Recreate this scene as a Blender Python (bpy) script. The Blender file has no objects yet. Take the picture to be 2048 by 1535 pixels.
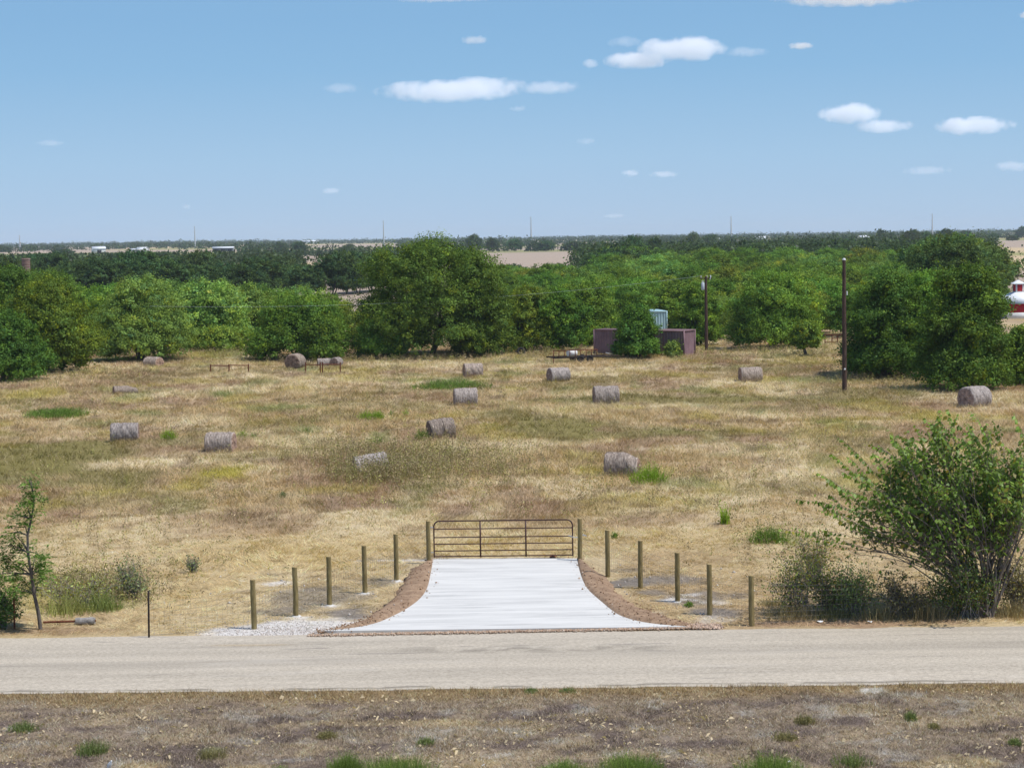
import bpy, math, random
import numpy as np
from mathutils import Matrix, Vector, Euler

sc = bpy.context.scene
C = sc.collection
R_ = math.radians

# ------------------------------------------------------------------ camera
CAMH = 11.28
FPX = 2048 * 70 / 36.0
PITCH = math.atan((767.5 - 478) / FPX)
ROLL = R_(-0.9)
cam_d = bpy.data.cameras.new('camera')
cam = bpy.data.objects.new('camera', cam_d)
C.objects.link(cam)
cam_d.sensor_width = 36
cam_d.lens = 70
cam_d.clip_start = 0.5
cam_d.clip_end = 80000
CR = Matrix.Rotation(math.pi / 2 - PITCH, 4, 'X') @ Matrix.Rotation(ROLL, 4, 'Z')
cam.matrix_world = Matrix.Translation((0, 0, CAMH)) @ CR
sc.camera = cam

# ------------------------------------------------------------------ world, sun, exposure
SUN = Vector((0.72, -0.26, 1.42)).normalized()
SUN_EL = math.asin(SUN.z)
SUN_AZ = math.atan2(SUN.x, SUN.y)
w = bpy.data.worlds.new('World')
sc.world = w
w.use_nodes = True
nt = w.node_tree
bg = nt.nodes['Background']
sky = nt.nodes.new('ShaderNodeTexSky')
sky.sky_type = 'NISHITA'
sky.sun_disc = False
sky.sun_elevation = SUN_EL
sky.sun_rotation = SUN_AZ
sky.altitude = 150
sky.air_density = 1.0
sky.dust_density = 0.0
sky.ozone_density = 3.0
# the summer haze of the lowest degrees of sky, blended into the physical sky above it
tcw = nt.nodes.new('ShaderNodeTexCoord'); sep = nt.nodes.new('ShaderNodeSeparateXYZ')
nt.links.new(tcw.outputs['Generated'], sep.inputs[0])
rmp = nt.nodes.new('ShaderNodeValToRGB'); cre = rmp.color_ramp
mrw = nt.nodes.new('ShaderNodeMapRange'); mrw.inputs['From Min'].default_value = -0.02; mrw.inputs['From Max'].default_value = 0.18
nt.links.new(sep.outputs['Z'], mrw.inputs['Value']); nt.links.new(mrw.outputs[0], rmp.inputs['Fac'])
K = 0.13
cre.elements[0].position = 0.08; cre.elements[0].color = (0.455 / K, 0.605 / K, 0.790 / K, 1)
e_ = cre.elements.new(0.30); e_.color = (0.375 / K, 0.578 / K, 0.795 / K, 1)
e_ = cre.elements.new(0.52); e_.color = (0.272 / K, 0.498 / K, 0.755 / K, 1)
cre.elements[-1].position = 1.0; cre.elements[-1].color = (0.17 / K, 0.37 / K, 0.66 / K, 1)
mxw = nt.nodes.new('ShaderNodeMix'); mxw.data_type = 'RGBA'
mrk = nt.nodes.new('ShaderNodeMapRange'); mrk.inputs['From Min'].default_value = 0.11; mrk.inputs['From Max'].default_value = 0.32
nt.links.new(sep.outputs['Z'], mrk.inputs['Value']); nt.links.new(mrk.outputs[0], mxw.inputs['Factor'])
nt.links.new(rmp.outputs['Color'], mxw.inputs['A']); nt.links.new(sky.outputs[0], mxw.inputs['B'])
nt.links.new(mxw.outputs['Result'], bg.inputs['Color'])
bg.inputs['Strength'].default_value = K
sl = bpy.data.lights.new('sun', 'SUN')
sl.energy = 4.2
sl.angle = R_(0.5)
sl.color = (1.0, 0.955, 0.88)
so = bpy.data.objects.new('sun', sl)
C.objects.link(so)
so.rotation_euler = SUN.to_track_quat('Z', 'Y').to_euler()
sc.view_settings.view_transform = 'Standard'
sc.view_settings.look = 'None'
sc.view_settings.exposure = 0.0
sc.view_settings.gamma = 1.0
sc.cycles.max_bounces = 16
sc.cycles.diffuse_bounces = 3
sc.cycles.transmission_bounces = 4
sc.cycles.volume_bounces = 16
sc.cycles.transparent_max_bounces = 8

# ------------------------------------------------------------------ helpers: noise
def _h(ix, iy, s):
    n = (ix.astype(np.int64) * 374761393 + iy.astype(np.int64) * 668265263 + s * 974634777) & 0x7fffffff
    n = ((n ^ (n >> 13)) * 1274126177) & 0x7fffffff
    n = (n ^ (n >> 16)) & 0xffff
    return n / 65535.0

def vn(x, y, s=0):
    x = np.asarray(x, float); y = np.asarray(y, float)
    ix = np.floor(x); iy = np.floor(y)
    fx = x - ix; fy = y - iy
    fx = fx * fx * (3 - 2 * fx); fy = fy * fy * (3 - 2 * fy)
    a = _h(ix, iy, s); b = _h(ix + 1, iy, s); c = _h(ix, iy + 1, s); d = _h(ix + 1, iy + 1, s)
    return a + (b - a) * fx + (c - a) * fy + (a - b - c + d) * fx * fy

def fbm(x, y, sx, sy, octv=4, s=0):
    t = 0; amp = 0.5; tot = 0
    x = np.asarray(x, float) / sx; y = np.asarray(y, float) / sy
    for k in range(octv):
        t = t + amp * vn(x * 2**k + 17.3 * k, y * 2**k + 9.1 * k, s + k); tot += amp; amp *= 0.55
    return t / tot

def sst(a, b, v):
    t = np.clip((np.asarray(v, float) - a) / (b - a), 0, 1)
    return t * t * (3 - 2 * t)

# ------------------------------------------------------------------ where a pixel of the 2048 photo lies on the land
def terrain_far(x, y):
    x = np.asarray(x, float); y = np.asarray(y, float)
    q = x / np.maximum(y, 1)
    left = 1 - sst(-0.2, -0.02, q)
    rise = sst(800, 1700, y) * (2.6 + 3.6 * left)
    rise = rise + sst(1700, 6000, y) * (5.0 + 3 * fbm(x, y, 900, 900, 3, 5))
    rise = rise + sst(500, 1200, y) * (fbm(x, y, 420, 260, 3, 8) - 0.5) * 3.0
    return rise

def ray(px, py):
    return (CR.to_3x3() @ Vector(((px - 1024) / FPX, -(py - 767.5) / FPX, -1)))

def P(px, py, z=0.0):
    d = ray(px, py)
    t = (z - CAMH) / d.z
    return Vector((d.x * t, d.y * t, z))

def at(px, py, Y):
    d = ray(px, py); t = Y / d.y
    return Vector((d.x * t, Y, CAMH + d.z * t))

def unproj(x, y, z=0.0):
    v = CR.to_3x3().transposed() @ Vector((x, y, z - CAMH))
    return 1024 + FPX * v.x / -v.z, 767.5 - FPX * v.y / -v.z

# the road's two edges and its direction
RF0, RF1 = P(0, 1276), P(2048, 1252)
RN0, RN1 = P(0, 1388), P(2048, 1366)
def road_far(x): return RF0.y + (RF1.y - RF0.y) * (np.asarray(x) - RF0.x) / (RF1.x - RF0.x)
def road_near(x): return RN0.y + (RN1.y - RN0.y) * (np.asarray(x) - RN0.x) / (RN1.x - RN0.x)

def terrain(x, y):
    x = np.asarray(x, float); y = np.asarray(y, float)
    m = sst(1.0, 9.0, y - road_far(x)) * (1 - sst(300, 420, y))
    dm = np.maximum(sst(6.0, 13.0, np.abs(x)), sst(71, 80, y))
    b = (fbm(x, y, 9, 7, 3, 2) - 0.5) * 0.5 + (fbm(x, y, 1.1, 1.1, 2, 3) - 0.5) * 0.10
    v = sst(0.4, 2.0, road_near(x) - y)
    vb = (fbm(x, y, 0.5, 0.4, 3, 4) - 0.5) * 0.13 - 0.10 * sst(0, 5, road_near(x) - y)
    return b * m * dm + vb * v + terrain_far(x, y)

def T1(x, y): return float(terrain(np.array([x]), np.array([y]))[0])

def G0(px, py):
    p = P(px, py); p.z = T1(p.x, p.y); return p

# ------------------------------------------------------------------ helpers: meshes
class MB:
    def __init__(s): s.V = []; s.F = []; s.M = []; s.Cc = []; s.n = 0
    def add(s, V, F, col=None, mi=0):
        V = np.asarray(V, float).reshape(-1, 3); F = np.asarray(F, np.int64)
        s.V.append(V); s.F.append(F + s.n); s.M.append(np.full(len(F), mi, np.int32)); s.n += len(V)
        if col is None: col = (1, 1, 1)
        col = np.asarray(col, float)
        if col.ndim == 1: col = np.tile(col[:3], (len(V), 1))
        s.Cc.append(col)
        return s
    def box(s, lo, hi, mi=0, rz=0, org=(0, 0, 0), col=None):
        x0, y0, z0 = lo; x1, y1, z1 = hi
        V = np.array([(x, y, z) for z in (z0, z1) for y in (y0, y1) for x in (x0, x1)], float)
        if rz:
            c, q = math.cos(rz), math.sin(rz); V = V @ np.array([[c, q, 0], [-q, c, 0], [0, 0, 1]])
        V = V + np.array(org)
        return s.add(V, [(0, 2, 3, 1), (4, 5, 7, 6), (0, 1, 5, 4), (2, 6, 7, 3), (0, 4, 6, 2), (1, 3, 7, 5)], col, mi)
    def tube(s, pts, rad, n=8, mi=0, caps=True, col=None):
        pts = np.asarray(pts, float); k = len(pts)
        rad = np.full(k, rad, float) if np.isscalar(rad) else np.asarray(rad, float)
        tan = np.gradient(pts, axis=0); tan /= np.linalg.norm(tan, axis=1)[:, None] + 1e-9
        up = np.where(np.abs(tan[:, 2:3]) > 0.9, np.array([[1, 0, 0.]]), np.array([[0, 0, 1.]]))
        if abs(tan[:, 2]).max() > 0.9: up = np.tile(np.array([[1., 0.13, 0]]), (k, 1))
        a = np.cross(tan, up); a /= np.linalg.norm(a, axis=1)[:, None] + 1e-9
        b = np.cross(tan, a)
        th = np.arange(n) * 2 * math.pi / n
        V = pts[:, None, :] + rad[:, None, None] * (np.cos(th)[None, :, None] * a[:, None, :] + np.sin(th)[None, :, None] * b[:, None, :])
        V = V.reshape(-1, 3)
        i = np.arange(k - 1)[:, None] * n; j = np.arange(n)[None, :]; j2 = (j + 1) % n
        F = np.stack([i + j, i + j2, i + n + j2, i + n + j], -1).reshape(-1, 4)
        n0 = s.n
        s.add(V, F, col, mi)
        if caps:
            for off in (0, (k - 1) * n):
                c = pts[0] if off == 0 else pts[-1]
                ring = V[off:off + n]
                s.add(np.vstack([ring, c]), [(q, (q + 1) % n, n) for q in range(n)], col, mi)
        return s
    def build(s, name, mats, parent=None, smooth=False, link=True):
        V = np.concatenate(s.V)
        me = bpy.data.meshes.new(name)
        cnt = np.concatenate([np.full(len(f), f.shape[1], np.int32) for f in s.F])
        li = np.concatenate([f.reshape(-1) for f in s.F]).astype(np.int32)
        me.vertices.add(len(V)); me.vertices.foreach_set('co', V.astype(np.float32).ravel())
        me.loops.add(len(li)); me.loops.foreach_set('vertex_index', li)
        me.polygons.add(len(cnt))
        st = np.zeros(len(cnt), np.int32); st[1:] = np.cumsum(cnt)[:-1]
        me.polygons.foreach_set('loop_start', st)
        if not isinstance(mats, (list, tuple)): mats = [mats]
        for m in mats: me.materials.append(m)
        me.polygons.foreach_set('material_index', np.concatenate(s.M))
        if smooth: me.polygons.foreach_set('use_smooth', np.ones(len(cnt), bool))
        col = np.concatenate(s.Cc)
        at_ = me.attributes.new('Col', 'FLOAT_COLOR', 'POINT')
        at_.data.foreach_set('color', np.hstack([col, np.ones((len(col), 1))]).astype(np.float32).ravel())
        me.update(); me.validate()
        o = bpy.data.objects.new(name, me)
        if link: C.objects.link(o)
        if parent is not None: o.parent = parent
        return o

def tag(o, label, cat, group=None, kind=None):
    if label: o['label'] = label
    if cat: o['category'] = cat
    if group: o['group'] = group
    if kind: o['kind'] = kind
    return o

def struct(o): o['kind'] = 'structure'; return o

def thing(name, label, cat, loc=(0, 0, 0), rz=0, group=None):
    o = bpy.data.objects.new(name, None); C.objects.link(o)
    o.empty_display_size = 0.2
    o.location = loc; o.rotation_euler = (0, 0, rz)
    return tag(o, label, cat, group)

# ------------------------------------------------------------------ materials
def newmat(name):
    m = bpy.data.materials.new(name); m.use_nodes = True
    t = m.node_tree; b = t.nodes['Principled BSDF']
    return m, t, b

def N(t, typ, **kw):
    n = t.nodes.new(typ)
    for k, v in kw.items(): setattr(n, k, v)
    return n

def noise_mat(name, c1, c2, scale=4.0, rough=0.85, stretch=(1, 1, 1), detail=6, spec=0.2, bump=0.0, metal=0.0, bscale=None, lo=0.35, hi=0.65, usecol=False):
    m, t, b = newmat(name)
    tc = N(t, 'ShaderNodeTexCoord'); mp = N(t, 'ShaderNodeMapping')
    mp.inputs['Scale'].default_value = stretch
    t.links.new(tc.outputs['Object'], mp.inputs['Vector'])
    nz = N(t, 'ShaderNodeTexNoise'); nz.inputs['Scale'].default_value = scale; nz.inputs['Detail'].default_value = detail
    nz.inputs['Roughness'].default_value = 0.65
    t.links.new(mp.outputs[0], nz.inputs['Vector'])
    cr = N(t, 'ShaderNodeValToRGB')
    cr.color_ramp.elements[0].position = lo; cr.color_ramp.elements[0].color = (*c1, 1)
    cr.color_ramp.elements[1].position = hi; cr.color_ramp.elements[1].color = (*c2, 1)
    t.links.new(nz.outputs['Fac'], cr.inputs['Fac'])
    out = cr.outputs['Color']
    if usecol:
        a = N(t, 'ShaderNodeAttribute', attribute_name='Col')
        mx = N(t, 'ShaderNodeMix', data_type='RGBA', blend_type='MULTIPLY'); mx.inputs['Factor'].default_value = 1
        t.links.new(out, mx.inputs['A']); t.links.new(a.outputs['Color'], mx.inputs['B'])
        out = mx.outputs['Result']
    t.links.new(out, b.inputs['Base Color'])
    b.inputs['Roughness'].default_value = rough; b.inputs['Specular IOR Level'].default_value = spec
    b.inputs['Metallic'].default_value = metal
    if bump:
        n2 = N(t, 'ShaderNodeTexNoise'); n2.inputs['Scale'].default_value = bscale or scale * 4; n2.inputs['Detail'].default_value = 5
        t.links.new(mp.outputs[0], n2.inputs['Vector'])
        bp = N(t, 'ShaderNodeBump'); bp.inputs['Strength'].default_value = 1.0; bp.inputs['Distance'].default_value = bump
        t.links.new(n2.outputs['Fac'], bp.inputs['Height']); t.links.new(bp.outputs['Normal'], b.inputs['Normal'])
    return m

def leaf_mat(name, tint=(1, 1, 1), transl=0.24, var=0.25, gloss=0.004):
    m, t, b = newmat(name)
    t.nodes.remove(b)
    a = N(t, 'ShaderNodeAttribute', attribute_name='Col')
    oi = N(t, 'ShaderNodeObjectInfo')
    hs = N(t, 'ShaderNodeHueSaturation')
    mr = N(t, 'ShaderNodeMapRange'); mr.inputs['To Min'].default_value = 0.5 - 0.016 * var / 0.25; mr.inputs['To Max'].default_value = 0.5 + 0.02 * var / 0.25
    t.links.new(oi.outputs['Random'], mr.inputs['Value']); t.links.new(mr.outputs[0], hs.inputs['Hue'])
    ml = N(t, 'ShaderNodeMath', operation='MULTIPLY'); ml.inputs[1].default_value = 7.13
    fr = N(t, 'ShaderNodeMath', operation='FRACT')
    t.links.new(oi.outputs['Random'], ml.inputs[0]); t.links.new(ml.outputs[0], fr.inputs[0])
    mv = N(t, 'ShaderNodeMapRange'); mv.inputs['To Min'].default_value = 1 - var; mv.inputs['To Max'].default_value = 1 + var
    t.links.new(fr.outputs[0], mv.inputs['Value']); t.links.new(mv.outputs[0], hs.inputs['Value'])
    mx = N(t, 'ShaderNodeMix', data_type='RGBA', blend_type='MULTIPLY'); mx.inputs['Factor'].default_value = 1
    t.links.new(a.outputs['Color'], mx.inputs['A']); mx.inputs['B'].default_value = (*tint, 1)
    t.links.new(mx.outputs['Result'], hs.inputs['Color'])
    d = N(t, 'ShaderNodeBsdfDiffuse'); tr = N(t, 'ShaderNodeBsdfTranslucent'); g = N(t, 'ShaderNodeBsdfGlossy')
    g.inputs['Roughness'].default_value = 0.45; g.inputs['Color'].default_value = (0.9, 0.95, 1, 1)
    t.links.new(hs.outputs[0], d.inputs['Color'])
    tm = N(t, 'ShaderNodeMix', data_type='RGBA', blend_type='MULTIPLY'); tm.inputs['Factor'].default_value = 1
    tm.inputs['B'].default_value = (1.3, 1.25, 0.6, 1)
    t.links.new(hs.outputs[0], tm.inputs['A']); t.links.new(tm.outputs['Result'], tr.inputs['Color'])
    m1 = N(t, 'ShaderNodeMixShader'); m1.inputs[0].default_value = transl
    t.links.new(d.outputs[0], m1.inputs[1]); t.links.new(tr.outputs[0], m1.inputs[2])
    m2 = N(t, 'ShaderNodeMixShader'); m2.inputs[0].default_value = gloss
    t.links.new(m1.outputs[0], m2.inputs[1]); t.links.new(g.outputs[0], m2.inputs[2])
    t.links.new(m2.outputs[0], t.nodes['Material Output'].inputs['Surface'])
    return m

M = {}
M['leaf'] = leaf_mat('leaf_green')
M['leaf_near'] = leaf_mat('leaf_near', transl=0.32, var=0.02, gloss=0.012)
M['blade'] = leaf_mat('grass_blade', transl=0.25, var=0.0, gloss=0.01)
M['bark'] = noise_mat('bark', (0.07, 0.055, 0.045), (0.19, 0.165, 0.145), 6, 0.95, (1, 1, 0.25), bump=0.02)
M['bark_pale'] = noise_mat('bark_pale', (0.17, 0.145, 0.125), (0.36, 0.33, 0.30), 8, 0.95, (1, 1, 0.3), bump=0.01)
M['bark_twig'] = noise_mat('bark_twig', (0.11, 0.085, 0.07), (0.27, 0.23, 0.20), 8, 0.95, (1, 1, 0.3))
M['post'] = noise_mat('treated_post', (0.15, 0.115, 0.048), (0.30, 0.235, 0.105), 7, 0.85, (2.5, 2.5, 0.45), bump=0.006)
M['post_top'] = noise_mat('post_cut_top', (0.30, 0.22, 0.10), (0.48, 0.36, 0.18), 25, 0.9)
M['creosote'] = noise_mat('creosote_pole', (0.045, 0.028, 0.022), (0.12, 0.075, 0.058), 5, 0.85, (3, 3, 0.3), bump=0.006)
M['gate'] = noise_mat('gate_paint', (0.040, 0.017, 0.013), (0.085, 0.035, 0.026), 9, 0.5, spec=0.4)
M['steel'] = noise_mat('galvanised', (0.45, 0.48, 0.52), (0.65, 0.68, 0.72), 14, 0.4, metal=0.7)
M['wire'] = noise_mat('fence_wire', (0.22, 0.20, 0.18), (0.34, 0.32, 0.30), 10, 0.5, metal=0.5)
M['rust'] = noise_mat('rust', (0.10, 0.032, 0.018), (0.21, 0.075, 0.04), 9, 0.9, bump=0.004)
M['dark_steel'] = noise_mat('dark_steel', (0.028, 0.022, 0.02), (0.07, 0.05, 0.042), 8, 0.8)
M['white'] = noise_mat('white_paint', (0.66, 0.67, 0.68), (0.80, 0.80, 0.79), 3, 0.6)
M['white_roof'] = noise_mat('white_metal_roof', (0.70, 0.73, 0.77), (0.82, 0.84, 0.86), 0.8, 0.5)
M['red_barn'] = noise_mat('red_siding', (0.42, 0.02, 0.03), (0.55, 0.03, 0.04), 2.5, 0.7, (6, 6, 0.5))
M['grey_metal'] = noise_mat('grey_siding', (0.15, 0.16, 0.18), (0.24, 0.25, 0.27), 0.6, 0.6)
M['brick'] = noise_mat('silo_tile', (0.17, 0.12, 0.10), (0.29, 0.21, 0.175), 1.2, 0.9, (1, 1, 3))
M['rubber'] = noise_mat('rubber', (0.018, 0.018, 0.019), (0.04, 0.04, 0.042), 9, 0.9)
M['steel_pole'] = noise_mat('weathered_steel_pole', (0.46, 0.475, 0.49), (0.56, 0.57, 0.58), 0.2, 0.6)
M['stone'] = noise_mat('broken_stone', (0.75, 0.70, 0.66), (1.0, 0.97, 0.94), 12, 0.95, usecol=True)
M['dark_glass'] = noise_mat('dark_opening', (0.02, 0.022, 0.025), (0.05, 0.05, 0.055), 2, 0.3)

def corrugated_mat(name, c1, c2, rust):
    m = noise_mat(name, c1, c2, 0.9, 0.7, bump=0.0, lo=0.3, hi=0.75)
    t = m.node_tree; b = t.nodes['Principled BSDF']
    src = b.inputs['Base Color'].links[0].from_socket
    nz = N(t, 'ShaderNodeTexNoise'); nz.inputs['Scale'].default_value = 2.2; nz.inputs['Detail'].default_value = 9; nz.inputs['Roughness'].default_value = 0.8
    cr = N(t, 'ShaderNodeValToRGB'); cr.color_ramp.elements[0].position = 0.60; cr.color_ramp.elements[1].position = 0.70
    t.links.new(nz.outputs['Fac'], cr.inputs['Fac'])
    tc = N(t, 'ShaderNodeTexCoord'); t.links.new(tc.outputs['Object'], nz.inputs['Vector'])
    mx = N(t, 'ShaderNodeMix', data_type='RGBA'); t.links.new(cr.outputs['Color'], mx.inputs['Factor'])
    t.links.new(src, mx.inputs['A']); mx.inputs['B'].default_value = (*rust, 1)
    t.links.new(mx.outputs['Result'], b.inputs['Base Color'])
    return m
M['purple_steel'] = corrugated_mat('faded_maroon_container', (0.19, 0.115, 0.13), (0.30, 0.20, 0.215), (0.10, 0.05, 0.04))
M['blue_steel'] = corrugated_mat('pale_blue_container', (0.33, 0.50, 0.55), (0.46, 0.64, 0.68), (0.22, 0.20, 0.18))

# ------------------------------------------------------------------ colour of the land (what grows or lies there)
def PW(px, py, wpx, hpx):
    p = P(px, py); s = FPX / p.y
    return p.x, p.y, 0.5 * wpx / s, 0.5 * hpx * p.y**2 / (FPX * CAMH)

STRAW = np.array((0.425, 0.32, 0.188)); PALE = np.array((0.55, 0.445, 0.29)); SEED = np.array((0.30, 0.200, 0.132))
OLIVE = np.array((0.200, 0.170, 0.062)); YELG = np.array((0.36, 0.31, 0.075)); GREEN = np.array((0.15, 0.19, 0.055))
GREY = np.array((0.20, 0.175, 0.155)); CHALK = np.array((0.62, 0.585, 0.55)); GOLD = np.array((0.48, 0.365, 0.195))
PATCH = [  # px, py, width, height, colour, strength
    (112, 823, 120, 16, GREEN, 1.0), (300, 828, 110, 14, GREEN, .55), (440, 790, 60, 12, GREEN, .8), (905, 766, 160, 16, GREEN, .85),
    (560, 815, 150, 22, GREEN, .6), (610, 862, 70, 12, GREEN, .6), (760, 875, 60, 20, GREEN, .6), (115, 905, 330, 70, OLIVE, .95),
    (60, 935, 260, 60, OLIVE, .9), (200, 955, 240, 64, OLIVE, .8), (455, 948, 115, 26, YELG, 1.0), (330, 1000, 90, 40, OLIVE, .4), (380, 970, 100, 30, YELG, .5),
    (1130, 855, 240, 50, OLIVE, .95), (1300, 870, 320, 20, OLIVE, .8), (1010, 830, 120, 24, OLIVE, .5), (1420, 800, 340, 18, OLIVE, .8), (1240, 797, 520, 12, OLIVE, .8), (1700, 795, 300, 40, OLIVE, .45),
    (1640, 760, 160, 14, GREEN, .5), (1790, 745, 200, 30, OLIVE, .5), (1740, 810, 160, 30, YELG, .4), (1860, 838, 110, 22, YELG, .55),
    (1560, 1075, 90, 45, GREEN, .55), (160, 1175, 210, 70, GREEN, .5), (90, 1190, 160, 60, YELG, .4), (240, 1205, 100, 40, GREEN, .4),
    (1010, 1095, 420, 44, GOLD, .6), (700, 1100, 320, 60, GOLD, .8), (1400, 1080, 280, 60, GOLD, .5), (470, 1110, 260, 90, GOLD, .8), (400, 1190, 160, 80, GOLD, .7),
    (840, 920, 200, 60, OLIVE, .35), (1200, 945, 120, 26, YELG, .6), (960, 860, 90, 22, YELG, .5), (60, 790, 140, 20, YELG, .6), (430, 710, 90, 14, YELG, .6),
    (210, 720, 120, 10, GREEN, .6), (460, 708, 130, 14, GREEN, .4), (1500, 740, 200, 18, OLIVE, .4), (610, 740, 60, 10, GREEN, .5), (1650, 722, 160, 16, YELG, .35),
    (640, 1195, 240, 46, GREY, .65), (560, 1222, 110, 20, GREY, .7), (700, 1225, 120, 26, GREY, .9), (760, 1165, 90, 20, GREY, .7),
    (650, 1178, 120, 12, GREY, .6), (550, 1150, 60, 8, GREY, .5), (880, 1118, 60, 12, GREY, .3), (740, 1120, 60, 8, GREY, .5),
    (1260, 1165, 120, 26, GREY, .9), (1320, 1160, 160, 22, GREY, .8), (1380, 1195, 150, 36, GREY, .7), (1430, 1225, 110, 24, GREY, .9),
    (1300, 1185, 90, 20, GREY, .7), (1480, 1190, 60, 14, GREY, .6), (1250, 1140, 90, 10, GREY, .5), (1390, 1165, 90, 8, GREY, .5),
    (560, 1262, 330, 34, CHALK, 1.0), (640, 1245, 200, 22, CHALK, .9), (480, 1270, 160, 12, CHALK, .9), (555, 1168, 70, 10, CHALK, .7), (590, 1234, 60, 6, CHALK, .8),
    (660, 1211, 44, 6, CHALK, .9), (732, 1187, 36, 6, CHALK, .9), (795, 1162, 22, 5, CHALK, .9), (1350, 1200, 70, 10, CHALK, .8), (1385, 1188, 40, 8, CHALK, .7),
    (1420, 1240, 90, 20, CHALK, .45), (1300, 1228, 60, 12, CHALK, .3), (930, 1118, 400, 5, CHALK, .7), (1430, 1205, 60, 10, CHALK, .5),
    (1700, 1247, 440, 16, SEED, .8), (90, 1262, 260, 16, SEED, .6), (780, 1375, 900, 4, GOLD, .2),
    # the verge
    (1740, 1381, 60, 12, CHALK, .8), (1110, 1475, 60, 10, CHALK, .3), (1000, 1500, 80, 10, CHALK, .25),
    (800, 1440, 500, 12, GOLD, .3), (250, 1425, 200, 14, GOLD, .25), (960, 1520, 110, 20, GOLD, .5), (1900, 1520, 220, 30, GOLD, .45),
    (300, 1525, 120, 16, GOLD, .45), (490, 1525, 90, 16, GOLD, .4), (1260, 1520, 110, 26, GREEN, .7), (790, 1520, 140, 22, GREEN, .7), (690, 1520, 60, 20, GREEN, .5),
    (1120, 1526, 90, 16, GREEN, .6), (1550, 1520, 110, 26, GREEN, .6), (425, 1490, 50, 16, GREEN, .4), (190, 1485, 60, 20, GREEN, .3),
]
PATCHW = [PW(a, b, c, d) + (e, f) for a, b, c, d, e, f in PATCH]

def mixc(c, d, f): return c + (np.asarray(d) - c) * np.asarray(f)[:, None]

def landcol(x, y, patches=True):
    x = np.asarray(x, float); y = np.asarray(y, float)
    n = len(x); c = np.tile(STRAW, (n, 1))
    c = mixc(c, PALE, sst(.46, .62, fbm(x, y, 7, 9, 4, 11)))
    c = mixc(c, SEED, .8 * sst(.52, .66, fbm(x, y, 6, 10, 4, 21)))
    c = mixc(c, OLIVE, .55 * sst(.53, .68, fbm(x, y, 6, 8, 4, 31)) * sst(76, 92, y))
    c = mixc(c, YELG, .50 * sst(.58, .72, fbm(x, y, 4, 6, 4, 41)) * sst(75, 88, y))
    c = mixc(c, GREEN, .5 * sst(.64, .76, fbm(x, y, 4, 7, 3, 51)) * sst(70, 90, y))
    c = mixc(c, (.19, .13, .085), .6 * sst(.56, .72, fbm(x, y, 1.3, 1.8, 3, 57)))
    c = mixc(c, PALE, .5 * sst(.56, .72, fbm(x, y, 1.6, 1.6, 3, 59)))
    # strip of trodden straw behind the gate
    c = mixc(c, GOLD, .5 * (1 - sst(72, 84, y)))
    # far farmland
    f = sst(230, 330, y)
    far = np.tile(np.array((0.50, 0.385, 0.235)), (n, 1))
    v = fbm(x, y, 260, 420, 2, 61)
    far = mixc(far, (0.34, 0.32, 0.13), sst(.56, .60, v)); far = mixc(far, (0.38, 0.30, 0.235), sst(.38, .34, -v + .75))
    v2 = fbm(x, y, 500, 300, 2, 66)
    far = mixc(far, (0.22, 0.24, 0.08), .7 * sst(.60, .64, v2))
    c = mixc(c, far, f)
    # verge this side of the road
    dn = road_near(x) - y
    vg = sst(-0.15, 0.1, dn)
    ver = np.tile(np.array((0.300, 0.235, 0.175)), (n, 1))
    ver = mixc(ver, (0.40, 0.31, 0.21), .85 * sst(.5, .68, fbm(x, y, 1.6, 1.3, 4, 71)))
    ver = mixc(ver, (0.165, 0.127, 0.112), .85 * sst(.48, .66, fbm(x, y, 1.1, .9, 4, 81)))
    ver = mixc(ver, (0.42, 0.38, 0.34), .6 * sst(.62, .74, fbm(x, y, 0.8, .8, 4, 91)))
    ver = mixc(ver, (0.33, 0.235, 0.125), .85 * (1 - sst(0.5, 1.9, dn + (fbm(x, y, 2.5, 2, 3, 97) - .5) * 1.8)))
    ver = ver * .82
    c = mixc(c, ver, vg)
    if patches:
        for (cx, cy, ax, ay, col, st) in PATCHW:
            sel = np.nonzero((np.abs(x - cx) < ax * 2.2) & (np.abs(y - cy) < ay * 2.2))[0]
            if len(sel) == 0: continue
            xs, ys = x[sel], y[sel]
            r = np.sqrt(((xs - cx) / ax)**2 + ((ys - cy) / ay)**2)
            sc_ = max(0.25, min(ax, ay) * .55)
            r = r + (fbm(xs, ys, sc_ * 1.4, sc_ * 1.4, 4, 101) - .5) * 1.5
            c[sel] = mixc(c[sel], col, st * (1 - sst(.55, 1.15, r)))
    return c

# ------------------------------------------------------------------ ground
def axis(segs):
    out = [segs[0][0]]
    for a, b, n, g in segs:
        t = (np.arange(1, n + 1) / n)
        t = t if g == 1 else (g**t - 1) / (g - 1)
        out += list(a + (b - a) * t)
    return np.array(out)
gx_pos = axis([(0, 18, 100, 1), (18, 60, 110, 2.0), (60, 600, 60, 8), (600, 6000, 40, 8)])
gx = np.concatenate([-gx_pos[:0:-1], gx_pos])
gy = axis([(-40, 36, 10, .3), (36, 51, 110, 1), (51, 80, 150, 1), (80, 240, 260, 2.4), (240, 1000, 90, 4), (1000, 10000, 70, 6)])
XX, YY = np.meshgrid(gx, gy)
xx, yy = XX.ravel(), YY.ravel()
zz = terrain(xx, yy)
nx, ny = len(gx), len(gy)
ii = (np.arange(ny - 1)[:, None] * nx + np.arange(nx - 1)[None, :]).ravel()
gm = MB(); gm.add(np.stack([xx, yy, zz], 1), np.stack([ii, ii + 1, ii + nx + 1, ii + nx], 1), landcol(xx, yy))
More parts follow.
